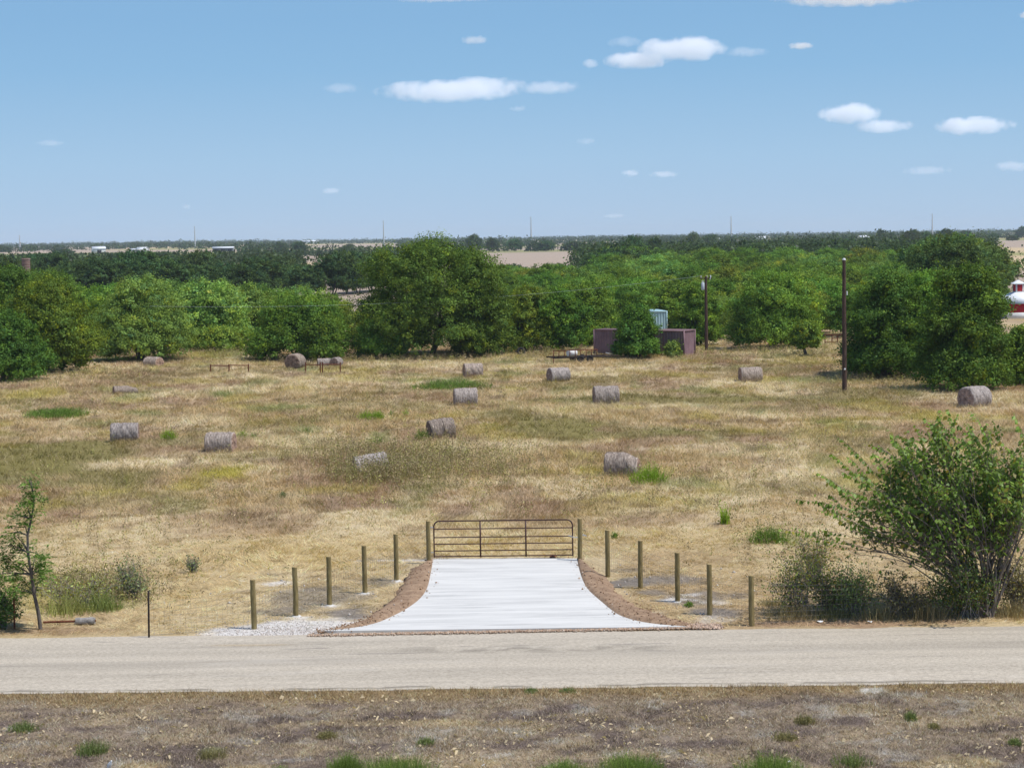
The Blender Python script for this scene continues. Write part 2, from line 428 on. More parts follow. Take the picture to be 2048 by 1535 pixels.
def ground_material():
    m, t, b = newmat('land')
    a = N(t, 'ShaderNodeAttribute', attribute_name='Col'); tc = N(t, 'ShaderNodeTexCoord')
    mp = N(t, 'ShaderNodeMapping'); mp.inputs['Scale'].default_value = (1, .8, 1); t.links.new(tc.outputs['Object'], mp.inputs['Vector'])
    nz = N(t, 'ShaderNodeTexNoise'); nz.inputs['Scale'].default_value = 5.5; nz.inputs['Detail'].default_value = 9; nz.inputs['Roughness'].default_value = .75
    t.links.new(mp.outputs[0], nz.inputs['Vector'])
    mr = N(t, 'ShaderNodeMapRange'); mr.inputs['From Min'].default_value = .3; mr.inputs['From Max'].default_value = .7
    mr.inputs['To Min'].default_value = .70; mr.inputs['To Max'].default_value = 1.45
    t.links.new(nz.outputs['Fac'], mr.inputs['Value'])
    mx = N(t, 'ShaderNodeMix', data_type='RGBA', blend_type='MULTIPLY'); mx.inputs['Factor'].default_value = 1
    t.links.new(a.outputs['Color'], mx.inputs['A']); t.links.new(mr.outputs[0], mx.inputs['B'])
    t.links.new(mx.outputs['Result'], b.inputs['Base Color'])
    b.inputs['Roughness'].default_value = 1; b.inputs['Specular IOR Level'].default_value = 0.05
    bp = N(t, 'ShaderNodeBump'); bp.inputs['Distance'].default_value = .06
    t.links.new(nz.outputs['Fac'], bp.inputs['Height']); t.links.new(bp.outputs['Normal'], b.inputs['Normal'])
    return m
struct(gm.build('ground', ground_material(), smooth=True))

# road
def road_mesh():
    xs = np.concatenate([np.linspace(-300, -24, 30), np.linspace(-23.5, 23.5, 236), np.linspace(24, 300, 30)])
    rows = 90
    mb = MB(); V = []; col = []
    rx = np.random.default_rng(6)
    for k in range(rows):
        f = k / (rows - 1)
        wob_n = (fbm(xs, xs * 0, .9, 1, 4, 201) - .5) * .28; wob_f = (fbm(xs, xs * 0 + 9, 1.1, 1, 4, 203) - .5) * .3
        y = (road_near(xs) + wob_n) * (1 - f) + (road_far(xs) + wob_f) * f
        V.append(np.stack([xs, y, np.full_like(xs, 0.012 + .06 * math.sin(math.pi * f))], 1))
        wear = sum(a_ * math.exp(-((f - c_) / w_)**2) for c_, w_, a_ in ((.24, .05, .10), (.42, .05, .06), (.62, .06, .12), (.80, .05, .06)))
        m_ = 1 - wear * (.5 + fbm(xs, xs * 0 + f * 3, 3, .5, 3, 211))
        m_ = m_ - .30 * np.exp(-((f - .64) / .07)**2) * sst(-4.5, -1, xs) * (1 - sst(2.0, 5.5, xs)) * sst(.45, .62, fbm(xs, xs * 0 + f * 20, .6, 1, 3, 213))
        ck = .035 + .03 * (fbm(xs, xs * 0, 2.5, 1, 3, 215) - .5)
        m_ = m_ - .45 * (np.abs(f - ck) < .008) * sst(.46, .54, fbm(xs, xs * 0 + 4, 1.6, 1, 3, 217))
        tan_ = .9 * np.exp(-((f - .78) / .02)**2) * sst(-9, -8, xs) * (1 - sst(-6.8, -6, xs))
        cc = np.stack([m_, m_ * (1 - .08 * tan_), m_ * (1 - .22 * tan_)], 1); col.append(np.clip(cc, .2, 1.1))
    V = np.concatenate(V); n = len(xs)
    i = (np.arange(rows - 1)[:, None] * n + np.arange(n - 1)[None, :]).ravel()
    mb.add(V, np.stack([i, i + 1, i + n + 1, i + n], 1), np.concatenate(col))
    return mb
def road_material():
    m, t, b = newmat('chip_seal')
    tc = N(t, 'ShaderNodeTexCoord')
    def nz(scale, st, det, lo, hi, inv=False, rough=.7):
        mp = N(t, 'ShaderNodeMapping'); mp.inputs['Scale'].default_value = st; t.links.new(tc.outputs['Object'], mp.inputs['Vector'])
        q = N(t, 'ShaderNodeTexNoise'); q.inputs['Scale'].default_value = scale; q.inputs['Detail'].default_value = det; q.inputs['Roughness'].default_value = rough
        t.links.new(mp.outputs[0], q.inputs['Vector'])
        r = N(t, 'ShaderNodeMapRange'); r.inputs['From Min'].default_value = lo; r.inputs['From Max'].default_value = hi
        t.links.new(q.outputs['Fac'], r.inputs['Value']); return q, r.outputs[0]
    q1, f1 = nz(13, (.8, 1, 1), 9, .36, .64, rough=.85)
    cr = N(t, 'ShaderNodeValToRGB'); cr.color_ramp.elements[0].color = (.34, .29, .228, 1); cr.color_ramp.elements[1].color = (.67, .595, .485, 1)
    t.links.new(f1, cr.inputs['Fac'])
    q2, f2 = nz(.8, (.05, 1.0, 1), 4, .48, .70)
    mx = N(t, 'ShaderNodeMix', data_type='RGBA'); mx.inputs['B'].default_value = (.30, .265, .22, 1)
    m5 = N(t, 'ShaderNodeMath', operation='MULTIPLY'); m5.inputs[1].default_value = .5; t.links.new(f2, m5.inputs[0])
    t.links.new(m5.outputs[0], mx.inputs['Factor']); t.links.new(cr.outputs[0], mx.inputs['A'])
    # dark tar streaks broken up along the wheel tracks
    q3, f3 = nz(1.5, (.30, 3.2, 1), 9, .56, .66)
    q4, f4 = nz(.16, (.5, 1.8, 1), 3, .48, .58)
    mm = N(t, 'ShaderNodeMath', operation='MULTIPLY'); t.links.new(f3, mm.inputs[0]); t.links.new(f4, mm.inputs[1]); mm.use_clamp = True
    m6 = N(t, 'ShaderNodeMath', operation='MULTIPLY'); m6.inputs[1].default_value = .75; t.links.new(mm.outputs[0], m6.inputs[0])
    m2 = N(t, 'ShaderNodeMix', data_type='RGBA'); m2.inputs['B'].default_value = (.17, .155, .15, 1)
    t.links.new(m6.outputs[0], m2.inputs['Factor']); t.links.new(mx.outputs['Result'], m2.inputs['A'])
    # pale dust drifts
    q5, f5 = nz(.5, (.2, 1.1, 1), 4, .55, .75)
    m7 = N(t, 'ShaderNodeMath', operation='MULTIPLY'); m7.inputs[1].default_value = .6; t.links.new(f5, m7.inputs[0])
    m3 = N(t, 'ShaderNodeMix', data_type='RGBA'); m3.inputs['B'].default_value = (.62, .56, .48, 1)
    t.links.new(m7.outputs[0], m3.inputs['Factor']); t.links.new(m2.outputs['Result'], m3.inputs['A'])
    at_ = N(t, 'ShaderNodeAttribute', attribute_name='Col'); mw = N(t, 'ShaderNodeMix', data_type='RGBA', blend_type='MULTIPLY'); mw.inputs['Factor'].default_value = 1
    t.links.new(m3.outputs['Result'], mw.inputs['A']); t.links.new(at_.outputs['Color'], mw.inputs['B'])
    t.links.new(mw.outputs['Result'], b.inputs['Base Color'])
    b.inputs['Roughness'].default_value = .95; b.inputs['Specular IOR Level'].default_value = .12
    bp = N(t, 'ShaderNodeBump'); bp.inputs['Distance'].default_value = .012; t.links.new(q1.outputs['Fac'], bp.inputs['Height'])
    t.links.new(bp.outputs['Normal'], b.inputs['Normal'])
    return m
struct(road_mesh().build('road', road_material(), smooth=True))

# driveway slab
DL = [(866, 1122), (864, 1138), (861, 1151), (857, 1176), (848, 1194), (828, 1212), (801, 1228.6), (758, 1249), (716, 1258.5), (646, 1266)]
DR = [(1154, 1120), (1157, 1137), (1161, 1153), (1172, 1180), (1197, 1202), (1235, 1234), (1273, 1246), (1314, 1252.5), (1376, 1257)]
def resample(pts, n):
    pts = np.array(pts, float); d = np.r_[0, np.cumsum(np.linalg.norm(np.diff(pts, axis=0), axis=1))]
    t = np.linspace(0, d[-1], n)
    # gentle smoothing on top of the straight pieces
    q = np.stack([np.interp(t, d, pts[:, k]) for k in range(pts.shape[1])], 1)
    for _ in range(3): q[1:-1] = .25 * q[:-2] + .5 * q[1:-1] + .25 * q[2:]
    return q
dl = np.array([P(*q)[:2] for q in resample(DL, 36)]); dr = np.array([P(*q)[:2] for q in resample(DR, 36)])
def slab_mesh():
    mb = MB(); n = 25; top = .075; V = []
    for a, b_ in zip(dl, dr):
        for k in range(n):
            f = k / (n - 1); p = a * (1 - f) + b_ * f; V.append((p[0], p[1], top))
    V = np.array(V); r = len(dl)
    i = (np.arange(r - 1)[:, None] * n + np.arange(n - 1)[None, :]).ravel()
    mb.add(V, np.stack([i, i + n, i + n + 1, i + 1], 1))
    ring = list(range(0, r * n, n)) + list(range((r - 1) * n + 1, r * n)) + list(range((r - 1) * n - 1, 0, -n)) + list(range(n - 2, 0, -1))
    rv = V[ring]; lo = rv.copy(); lo[:, 2] = -.1; k = len(ring)
    mb.add(np.vstack([rv, lo]), [(q, (q + 1) % k, k + (q + 1) % k, k + q) for q in range(k)])
    return mb
def concrete_material():
    m = noise_mat('new_concrete', (.58, .57, .545), (.69, .675, .645), 1.0, .85, (.25, 2.2, 1), 5, bump=.002, bscale=30, lo=.35, hi=.6)
    t = m.node_tree; b = t.nodes['Principled BSDF']; src = b.inputs['Base Color'].links[0].from_socket
    tc = N(t, 'ShaderNodeTexCoord')
    def layer(src, sc_, st, lo, hi, amt, col, det=7):
        mp = N(t, 'ShaderNodeMapping'); mp.inputs['Scale'].default_value = st; t.links.new(tc.outputs['Object'], mp.inputs['Vector'])
        q = N(t, 'ShaderNodeTexNoise'); q.inputs['Scale'].default_value = sc_; q.inputs['Detail'].default_value = det; q.inputs['Roughness'].default_value = .7
        t.links.new(mp.outputs[0], q.inputs['Vector'])
        r = N(t, 'ShaderNodeMapRange'); r.inputs['From Min'].default_value = lo; r.inputs['From Max'].default_value = hi; r.inputs['To Max'].default_value = amt
        t.links.new(q.outputs['Fac'], r.inputs['Value'])
        x = N(t, 'ShaderNodeMix', data_type='RGBA'); x.inputs['B'].default_value = (*col, 1)
        t.links.new(r.outputs[0], x.inputs['Factor']); t.links.new(src, x.inputs['A']); return x.outputs['Result']
    o = layer(src, .8, (.22, 1.3, 1), .50, .74, .65, (.42, .41, .395))
    o = layer(o, 2.0, (.12, 2.0, 1), .56, .70, .65, (.28, .275, .27))
    t.links.new(o, b.inputs['Base Color'])
    return m
struct(slab_mesh().build('driveway', concrete_material()))
# a sawn joint line across the slab is too faint to show; the reddish fill along both edges is not
OL = [(849, 1128), (812, 1138), (804, 1160), (784, 1190), (766, 1208), (728, 1240), (690, 1256), (640, 1268)]
OR = [(1164, 1124), (1206, 1146), (1230, 1172), (1254, 1200), (1298, 1218), (1358, 1240), (1425, 1256)]
def bank(inner, outer, seed):
    inn = inner; out = np.array([P(*q)[:2] for q in resample(outer, len(inner))])
    n = 14; V = []; col = []
    for a, b_ in zip(inn, out):
        for k in range(n):
            f = k / (n - 1); p = a * (1 - f) + b_ * f
            V.append((p[0], p[1], 0))
    V = np.array(V); f = np.tile(np.linspace(0, 1, n), len(inn)); tp = np.repeat(np.linspace(0, 1, len(inn)), n)
    amp = np.sin(np.pi * np.clip(f * .8 + .2, 0, 1)) * (1 - .85 * sst(.72, 1, tp))
    V[:, 2] = .062 + .09 * amp - (.10 - .04 * sst(.8, 1, tp)) * sst(.6, 1, f) - .03 * sst(.8, 1, tp) * f + amp * ((fbm(V[:, 0], V[:, 1], .5, .5, 4, seed) - .5) * .12)
    e = f > .8
    V[e, 0] += (fbm(V[e, 0], V[e, 1], .35, .35, 3, seed + 5) - .5) * .5; V[e, 1] += (fbm(V[e, 0], V[e, 1], .4, .4, 3, seed + 7) - .5) * .8
    V[f == 0, 2] = .069
    mb = MB(); i = (np.arange(len(inn) - 1)[:, None] * n + np.arange(n - 1)[None, :]).ravel()
    mb.add(V, np.stack([i, i + 1, i + n + 1, i + n], 1))
    return mb, V, amp
soil = noise_mat('red_fill_soil', (.24, .158, .104), (.39, .27, .18), 3.5, 1, detail=9, spec=.05, bump=.03, bscale=9)
rng = np.random.default_rng(5)
def rocks(mb, pts, size, cols, seed):
    r = np.random.default_rng(seed); n = len(pts)
    base = np.array([(1, 0, 0), (-1, 0, 0), (0, 1, 0), (0, -1, 0), (0, 0, 1), (0, 0, -.6), (.6, .6, .5), (-.6, .5, .5), (-.5, -.6, .5), (.6, -.5, .5)], float)
    base = base[:6]
    F = np.array([(0, 2, 4), (2, 1, 4), (1, 3, 4), (3, 0, 4), (2, 0, 5), (1, 2, 5), (3, 1, 5), (0, 3, 5)])
    V = base[None] * (1 + .45 * (r.random((n, 6, 3)) - .5)) * np.asarray(size)[:, None, None] * (.6 + .7 * r.random((n, 1, 3)))
    a = r.random(n) * 6.28; c, s_ = np.cos(a), np.sin(a)
    X = V[..., 0] * c[:, None] - V[..., 1] * s_[:, None]; Y = V[..., 0] * s_[:, None] + V[..., 1] * c[:, None]
    V = np.stack([X, Y, V[..., 2]], -1) + pts[:, None, :]
    Ff = (F[None] + (np.arange(n) * 6)[:, None, None]).reshape(-1, 3)
    mb.add(V.reshape(-1, 3), Ff, np.repeat(cols, 6, 0))
for nm, inner, outer, sd in (('dirt_bank', dl, OL, 301), ('dirt_bank', dr, OR, 351)):
    mb, V, amp = bank(inner, outer, sd)
    o = struct(mb.build(nm, soil, smooth=True))
    r = np.random.default_rng(sd); k = r.choice(len(V), 900)
    pts = V[k] + np.c_[r.normal(0, .16, (900, 2)), np.zeros(900) + .005]
    rb = MB(); cc = np.array((.33, .22, .14)) * (.7 + .8 * r.random((900, 1))); cc[r.random(900) < .05] = (.6, .52, .45)
    rocks(rb, pts, .010 + .035 * r.random(900)**3, cc, sd)
    tag(rb.build('soil_clods', M['stone']), None, None, kind='stuff')

# gravel seam between slab and road, and loose chalk stones left of the slab
def seam():
    r = np.random.default_rng(77); n = 3600
    px = 615 + r.random(n) * 800; f = (px - 640) / (1400 - 640)
    py = 1272.5 - 15 * f + r.normal(0, .95, n)
    pts = np.array([P(a, b_)[:] for a, b_ in zip(px, py)]); pts[:, 2] = .035 + .015 * r.random(n)
    cc = np.array((.44, .32, .235)) * (.65 + .75 * r.random((n, 1))); s_ = r.random(n) < .25; cc[s_] = np.array((.62, .53, .44)) * (.8 + .3 * r.random((s_.sum(), 1)))
    mb = MB(); rocks(mb, pts, .016 + .022 * r.random(n), cc, 78)
    q = 160; px = 1375 + r.random(q) * 70; py = 1250 + r.random(q) * 9
    pts = np.array([P(a, b_)[:] for a, b_ in zip(px, py)]); pts[:, 2] = .03
    rocks(mb, pts, .03 + .05 * r.random(q), np.array((.52, .40, .32)) * (.7 + .6 * r.random((q, 1))), 79)
    tag(mb.build('gravel', M['stone']), None, None, kind='stuff')
seam()
def chalkstones():
    r = np.random.default_rng(80); mb = MB(); n = 2600
    px = r.normal(590, 95, n); py = 1262 + r.normal(0, 11, n)
    ok = (py > 1225) & (py < 1275); px, py = px[ok], py[ok]; n = len(px)
    pts = np.array([P(a, b_)[:] for a, b_ in zip(px, py)]); pts[:, 2] = .005
    rocks(mb, pts, .008 + .024 * r.random(n)**2, np.array((.66, .61, .57)) * (.75 + .4 * r.random((n, 1))), 81)
    n = 220; px = 380 + r.random(n) * 1150; py = 1130 + r.random(n) * 118
    pts = np.array([P(a, b_)[:] for a, b_ in zip(px, py)]); pts[:, 2] = terrain(pts[:, 0], pts[:, 1]) + .01
    inside = (np.abs(pts[:, 0]) < 3.2); pts = pts[~inside]
    rocks(mb, pts, .02 + .05 * r.random(len(pts))**3, np.array((.62, .585, .55)) * (.7 + .5 * r.random((len(pts), 1))), 82)
    tag(mb.build('chalk_stones', M['stone']), None, None, kind='stuff')
chalkstones()

# ------------------------------------------------------------------ grass, as blades
def blades(mb, base, h, lean, wid, col, r):
    n = len(base); a = r.random(n) * 6.283
    d = np.stack([np.cos(a), np.sin(a), np.zeros(n)], 1) * (wid * .5)[:, None]
    tip = base + np.stack([lean[:, 0], lean[:, 1], h], 1)
    V = np.stack([base - d, base + d, tip], 1).reshape(-1, 3)
    mb.add(V, np.arange(3 * n).reshape(-1, 3), np.repeat(col, 3, 0))

def in_drive(x, y):
    yl = np.interp(y, dl[::-1, 1], dl[::-1, 0], left=-99, right=99); yr = np.interp(y, dr[::-1, 1], dr[::-1, 0], left=99, right=-99)
    lo_l = np.interp(y, dl[::-1, 1], dl[::-1, 0]); lo_r = np.interp(y, dr[::-1, 1], dr[::-1, 0])
    ins = (x > lo_l - 1.0) & (x < lo_r + 1.1) & (y < dl[0, 1] + .1)
    return ins

def field_grass():
    r = np.random.default_rng(9); mb = MB()
    # density per square metre falls with distance as the blades do in size
    n = 150000
    u = r.random(n); y = (math.sqrt(56) + u * (math.sqrt(222) - math.sqrt(56)))**2
    x = (r.random(n) * 2 - 1) * (.275 * y + 1)
    keep = (y > road_far(x) + .35) & ~in_drive(x, y)
    x, y = x[keep], y[keep]
    c = landcol(x, y); n = len(x)
    near = 1 - sst(58, 80, y)
    chalk = sst(.2, .4, c[:, 2])          # bare chalk carries little grass
    greyp = (np.abs(c - GREY).sum(1) < .12)
    k = r.random(n) > np.maximum(chalk * .9, greyp * .75)
    x, y, c = x[k], y[k], c[k]; n = len(x)
    tall = sst(.50, .72, fbm(x, y, 5, 7, 3, 401))
    nb = 6
    X = np.repeat(x, nb) + r.normal(0, .11, n * nb); Y = np.repeat(y, nb) + r.normal(0, .11, n * nb)
    Z = terrain(X, Y)
    H = np.repeat((.085 + .10 * tall * sst(60, 75, y) + .16 * sst(72, 95, y)), nb) * (.4 + .9 * r.random(n * nb))
    swirl = fbm(X, Y, 2.2, 1.8, 2, 411) * 12.6 + r.normal(0, .8, n * nb)
    ly = 1 - sst(66, 82, Y)
    lean = np.stack([np.cos(swirl), np.sin(swirl) * .7], 1) * (H * (.5 + .9 * r.random(n * nb)) + ly * (.08 + .22 * r.random(n * nb)))[:, None] + r.normal(0, .05, (n * nb, 2))
    colr = np.repeat(c * np.exp(r.normal(0, .16, (n, 1)) + (1 - sst(68, 84, y))[:, None] * (r.normal(0, .22, (n, 1)) + 1.1 * (fbm(x, y, .5, .7, 3, 421)[:, None] - .55))), nb, 0) * (1.06 + .62 * r.random((n * nb, 1)))
    g = r.random(n * nb) < .06; colr[g] = colr[g] * np.array((.7, .7, .7))
    pal = r.random(n * nb) < .12; colr[pal] = colr[pal] * .5 + PALE * .55
    wid = .012 + .00019 * Y
    blades(mb, np.stack([X, Y, Z - .01], 1), H, lean, wid, np.clip(colr, 0, .78), r)
    return mb
tag(field_grass().build('field_grass', M['blade']), None, None, kind='stuff')

def verge_grass():
    r = np.random.default_rng(19); mb = MB()
    n = 46000; y = 40.5 + r.random(n) * 10.5; x = (r.random(n) * 2 - 1) * (.275 * y + .6)
    k = y < road_near(x) - .02; x, y = x[k], y[k]; n = len(x)
    c = landcol(x, y); nb = 6
    grn = (c[:, 1] > c[:, 0] * 1.05)
    X = np.repeat(x, nb) + r.normal(0, .05, n * nb); Y = np.repeat(y, nb) + r.normal(0, .05, n * nb); Z = terrain(X, Y)
    edge = 1 - sst(.1, 1.4, road_near(X) - Y)
    H = (.035 + .075 * np.repeat(fbm(x, y, 1, 1, 2, 421), nb) + np.repeat(grn * .10, nb) + .03 * edge) * (.3 + r.random(n * nb))
    lean = r.normal(0, .07, (n * nb, 2))
    colr = np.repeat(c * np.exp(r.normal(0, .42, (n, 1))), nb, 0) * (.75 + 1.75 * r.random((n * nb, 1))**1.3)
    pal = r.random(n * nb) < .10; colr[pal] = np.array((.58, .48, .34)) * (.7 + .5 * r.random((pal.sum(), 1)))
    blades(mb, np.stack([X, Y, Z - .004], 1), H, lean, np.full(n * nb, .013), np.clip(colr, 0, .7), r)
    # straw, husks and dry leaves lying about
    n = 4200; y = 41 + r.random(n) * 8; x = (r.random(n) * 2 - 1) * (.275 * y + .5)
    dens = fbm(x, y, 1.3, 1.1, 3, 431); k = (y < road_near(x) - .5) & (dens > .42 + .2 * r.random(n)); x, y = x[k], y[k]; n = len(x)
    z = terrain(x, y) + .02; a = r.random(n) * 6.283; L = .05 + .12 * r.random(n)**2; Wd = .012 + .022 * r.random(n)
    u = np.stack([np.cos(a), np.sin(a), r.normal(.15, .3, n)], 1); v = np.stack([-np.sin(a), np.cos(a), r.normal(0, .5, n)], 1)
    p = np.stack([x, y, z], 1)
    V = np.stack([p, p + u * (L * .5)[:, None] + v * Wd[:, None] + np.c_[np.zeros((n, 2)), L * .25], p + u * L[:, None], p + u * (L * .5)[:, None] - v * Wd[:, None]], 1).reshape(-1, 3)
    cc = np.array((.70, .57, .37)) * (.6 + .6 * r.random((n, 1)))
    mb.add(V, np.arange(4 * n).reshape(-1, 4), np.repeat(cc, 4, 0))
    return mb
tag(verge_grass().build('verge_grass', M['blade']), None, None, kind='stuff')

# ------------------------------------------------------------------ leaves and trees
def leaves(mb, Cn, u, nrm, L, Wd, col, mi=0):
    n = len(Cn)
    u = u / (np.linalg.norm(u, axis=1)[:, None] + 1e-9)
    v = np.cross(u, nrm); v /= (np.linalg.norm(v, axis=1)[:, None] + 1e-9)
    V = np.stack([Cn, Cn + u * (L * .45)[:, None] + v * (Wd * .5)[:, None], Cn + u * L[:, None], Cn + u * (L * .45)[:, None] - v * (Wd * .5)[:, None]], 1).reshape(-1, 3)
    mb.add(V, np.arange(4 * n).reshape(-1, 4), np.repeat(col, 4, 0), mi)

def rdir(r, n):
    v = r.normal(0, 1, (n, 3)); return v / np.linalg.norm(v, axis=1)[:, None]

def crown_geo(seed, H, W, nl, base=.06, lobes=16, leaf=.26, col=(.09, .155, .035), colvar=.35, yellow=.1, spread=1.0, shape='round', twiggy=.3, skirt=0):
    """leaf clumps gathered into lobes that fill an uneven crown; returns (mesh builder, lobe centres)"""
    r = np.random.default_rng(seed); mb = MB()
    R = W / 2; cen = []; rad = []; lobes = int(lobes * 1.9)
    for k in range(lobes):
        a = k * 2.39996 + r.normal(0, .35); f = (k + .5) / lobes
        z = base + (1 - base) * (f ** .85) * .86
        if shape == 'round': prof = math.sin(math.pi * min(1, (.18 + .80 * f))) ** .6
        elif shape == 'bush': prof = math.cos(f * 1.35) ** .7
        else: prof = math.sin(math.pi * (.1 + .85 * f)) ** .5 * (.6 + .4 * f)
        d = R * prof * (.42 + .42 * r.random()**.7) * spread
        rl = R * (.17 + .17 * r.random()) * (.75 + .35 * prof)
        rl = min(rl, .30 * H)
        zz_ = max(z * H, rl * .55); zz_ = min(zz_, H - rl * 1.08)
        cen.append((d * math.cos(a), d * math.sin(a), zz_)); rad.append(rl)
    cen.append((0, 0, H * .5)); rad.append(min(R * .6, H * .42)); cen.append((r.normal(0, .1) * R, r.normal(0, .1) * R, H * .80)); rad.append(min(R * .42, H * .22))
    if skirt:
        for k in range(skirt):
            a = 6.283 * k / skirt + r.normal(0, .2); rl = min(.24 * H, R * .42) * r.uniform(.8, 1.2); d = (R - rl * .8) * r.uniform(.75, 1.0)
            cen.append((d * math.cos(a), d * math.sin(a), rl * r.uniform(.6, 1.1))); rad.append(rl)
    cen = np.array(cen); rad = np.array(rad)
    # clumps sit on the lobes
    wgt = rad**2 / (rad**2).sum(); nc = max(60, nl // 44)
    li = r.choice(len(rad), nc, p=wgt); dr_ = rdir(r, nc); dr_[:, 2] = np.where(dr_[:, 2] < -.3, -dr_[:, 2] * .6, dr_[:, 2]); dr_ /= np.linalg.norm(dr_, axis=1)[:, None]
    rr = rad[li] * (.82 + .30 * r.random(nc)**2); inn = r.random(nc) < .16; rr[inn] *= .55
    cl = cen[li] + dr_ * rr[:, None]; cl[:, 2] = np.maximum(cl[:, 2], base * H * .8 + .15)
    tone = np.exp(r.normal(0, colvar * .6, nc)); yel = (r.random(nc) < yellow)
    # leaves in clumps
    ci = r.integers(0, nc, nl); sg = .13 + .030 * W * .3
    tw = r.random(nl) < twiggy
    off = r.normal(0, 1, (nl, 3)) * sg * np.array((1, 1, .72)); off += dr_[ci] * (tw * np.abs(r.normal(0, 1, nl)) * sg * 1.4)[:, None]
    pos = cl[ci] + off; pos[:, 2] = np.maximum(pos[:, 2], .08)
    od = off / (np.linalg.norm(off, axis=1)[:, None] + 1e-6)
    nrm = dr_[ci] * .8 + od * .7 + rdir(r, nl) * .5 + np.array((0, 0, .35)); u = rdir(r, nl) + np.array((0, 0, -.25))
    L = leaf * (.6 + .8 * r.random(nl)) * np.where(inn[ci], 1.9, 1.0); Wd = L * (.5 + .3 * r.random(nl))
    cc = np.array(col)[None] * (np.array((1.07, 1.0, .85))[None] ** r.normal(0, 1, nc)[ci][:, None]) * tone[ci][:, None] * (1 + .5 * (r.random((nl, 1)) - .5))
    cc = np.where(yel[ci][:, None], cc * np.array((1.5, 1.28, .8)), cc)
    leaves(mb, pos, u, nrm, L, Wd, np.clip(cc, .005, .5))
    return mb, cen, rad

def trunk_geo(mb, seed, H, cen, stems=1, r0=.22, mi=0):
    r = np.random.default_rng(seed + 999)
    for s_ in range(stems):
        a = r.random() * 6.28; o = np.array((math.cos(a), math.sin(a), 0)) * (.0 if stems == 1 else .25 + .25 * r.random())
        tgt = cen[r.integers(0, len(cen))]
        mid = np.array((tgt[0] * .25, tgt[1] * .25, H * .28)) + o
        top = np.array((tgt[0] * .4, tgt[1] * .4, H * .62)) + o
        rad = r0 / (stems ** .4)
        mb.tube([o + (0, 0, -.2), o + (0, 0, .05), mid * .6 + o * .4, mid, top], [rad * 1.5, rad * 1.15, rad * .9, rad * .75, rad * .35], 7, mi)
        for k in range(max(3, 7 // stems)):
            c = cen[r.integers(0, len(cen))]
            st = mid + (top - mid) * r.random() * .7
            m2 = (st + c) / 2 + r.normal(0, .15, 3)
            mb.tube([st, m2, c], [rad * .45, rad * .3, rad * .08], 5, mi)
    return mb

G1 = (.148, .246, .038); G2 = (.108, .192, .033); G3 = (.220, .285, .048); G4 = (.188, .300, .066); GD = (.078, .130, .042); GO = (.118, .180, .048)

def hero(label, cx, by, wpx, ty, seed, col=G1, nl=15000, stems=1, shape='round', yellow=.08, leaf=.155, base=.04, lobes=18, name='tree', cat='tree', group=None, back=0.0, twiggy=.3, skirt=8):
    p = P(cx, by); p.y += back; q = at(cx, by, p.y)
    s = FPX / p.y; W = wpx / s; H = at(cx, ty, p.y).z - 0.0
    p = Vector((q.x, p.y, T1(q.x, p.y))); H -= p.z
    t = thing(name, label, cat, p, random.Random(seed).random() * 6.28, group)
    mb, cen, rad = crown_geo(seed, H * 1.0, W * .98, int(nl * 4.2), base, lobes, leaf, col, yellow=yellow, shape=shape, twiggy=twiggy, skirt=skirt)
    tb = trunk_geo(MB(), seed, H, cen, stems, .10 + .018 * H)
    tb.build('trunk', M['bark'], t, smooth=True)
    mb.build('crown', M['leaf'], t)
    return t

grp = 'trees along the far edge of the hay field'
hero('dark green tree at the left frame edge, lowest and nearest in its group', 10, 762, 190, 622, 1, G2, 16000, 3, 'bush', base=.02, group=grp)
hero('broad green tree with a yellowish right side, second from the left frame edge', 100, 745, 215, 556, 2, G1, 20000, 3, 'round', yellow=.22, base=.02, lobes=22, group=grp)
hero('dark tree rising behind the leftmost nearest tree at the left frame edge', 20, 725, 170, 520, 3, G2, 12000, 2, group=grp)
hero('wide multi-stemmed green tree behind the small bale at far left', 285, 727, 215, 552, 4, G4, 22000, 6, 'bush', yellow=.1, base=.03, lobes=22, group=grp, back=5)
hero('soft light green tree right of the wide multi-stemmed tree, taller one', 410, 697, 190, 562, 5, G4, 12000, 4, 'round', leaf=.2, base=.03, group=grp)
hero('soft light green tree just left of the broad low bush by the gap', 490, 690, 150, 572, 6, G4, 9000, 4, 'round', leaf=.2, base=.03, group=grp)
hero('low pale green thicket in the gap behind the pipe brace', 430, 702, 120, 655, 7, G3, 6000, 5, 'bush', leaf=.2, base=.02, name='shrub', cat='shrub')
hero('broad round bush behind the round end-on bale', 600, 718, 225, 590, 8, G1, 19000, 7, 'bush', yellow=.14, base=.02, lobes=20, group=grp)
hero('small bright green young tree in front of the broad round bush', 643, 722, 80, 628, 9, G1, 6000, 3, 'round', yellow=.05, base=.03, group=grp)
hero('huge dense dark green tree towering over the middle of the tree line', 868, 716, 315, 474, 10, G2, 42000, 2, 'round', yellow=.08, base=.03, lobes=30, group=grp, back=4)
hero('lower lobe-shaped tree on the right shoulder of the huge dark tree', 965, 712, 140, 560, 11, G2, 12000, 3, 'round', yellow=.1, base=.02, group=grp)
hero('dark shrubby tree at the left foot of the huge dark tree', 765, 716, 120, 622, 12, G2, 9000, 4, 'bush', yellow=.1, base=.02, group=grp)
hero('yellowish tree immediately right of the huge dark tree', 1055, 704, 110, 566, 13, G3, 9000, 4, 'round', yellow=.4, base=.05, group=grp)
hero('mid green tree left of the purple container', 1120, 702, 130, 575, 14, G1, 11000, 4, 'round', yellow=.25, base=.06, group=grp)
hero('green tree whose crown overhangs the left end of the purple container', 1185, 694, 110, 560, 15, G1, 10000, 4, 'round', yellow=.1, base=.04, group=grp)
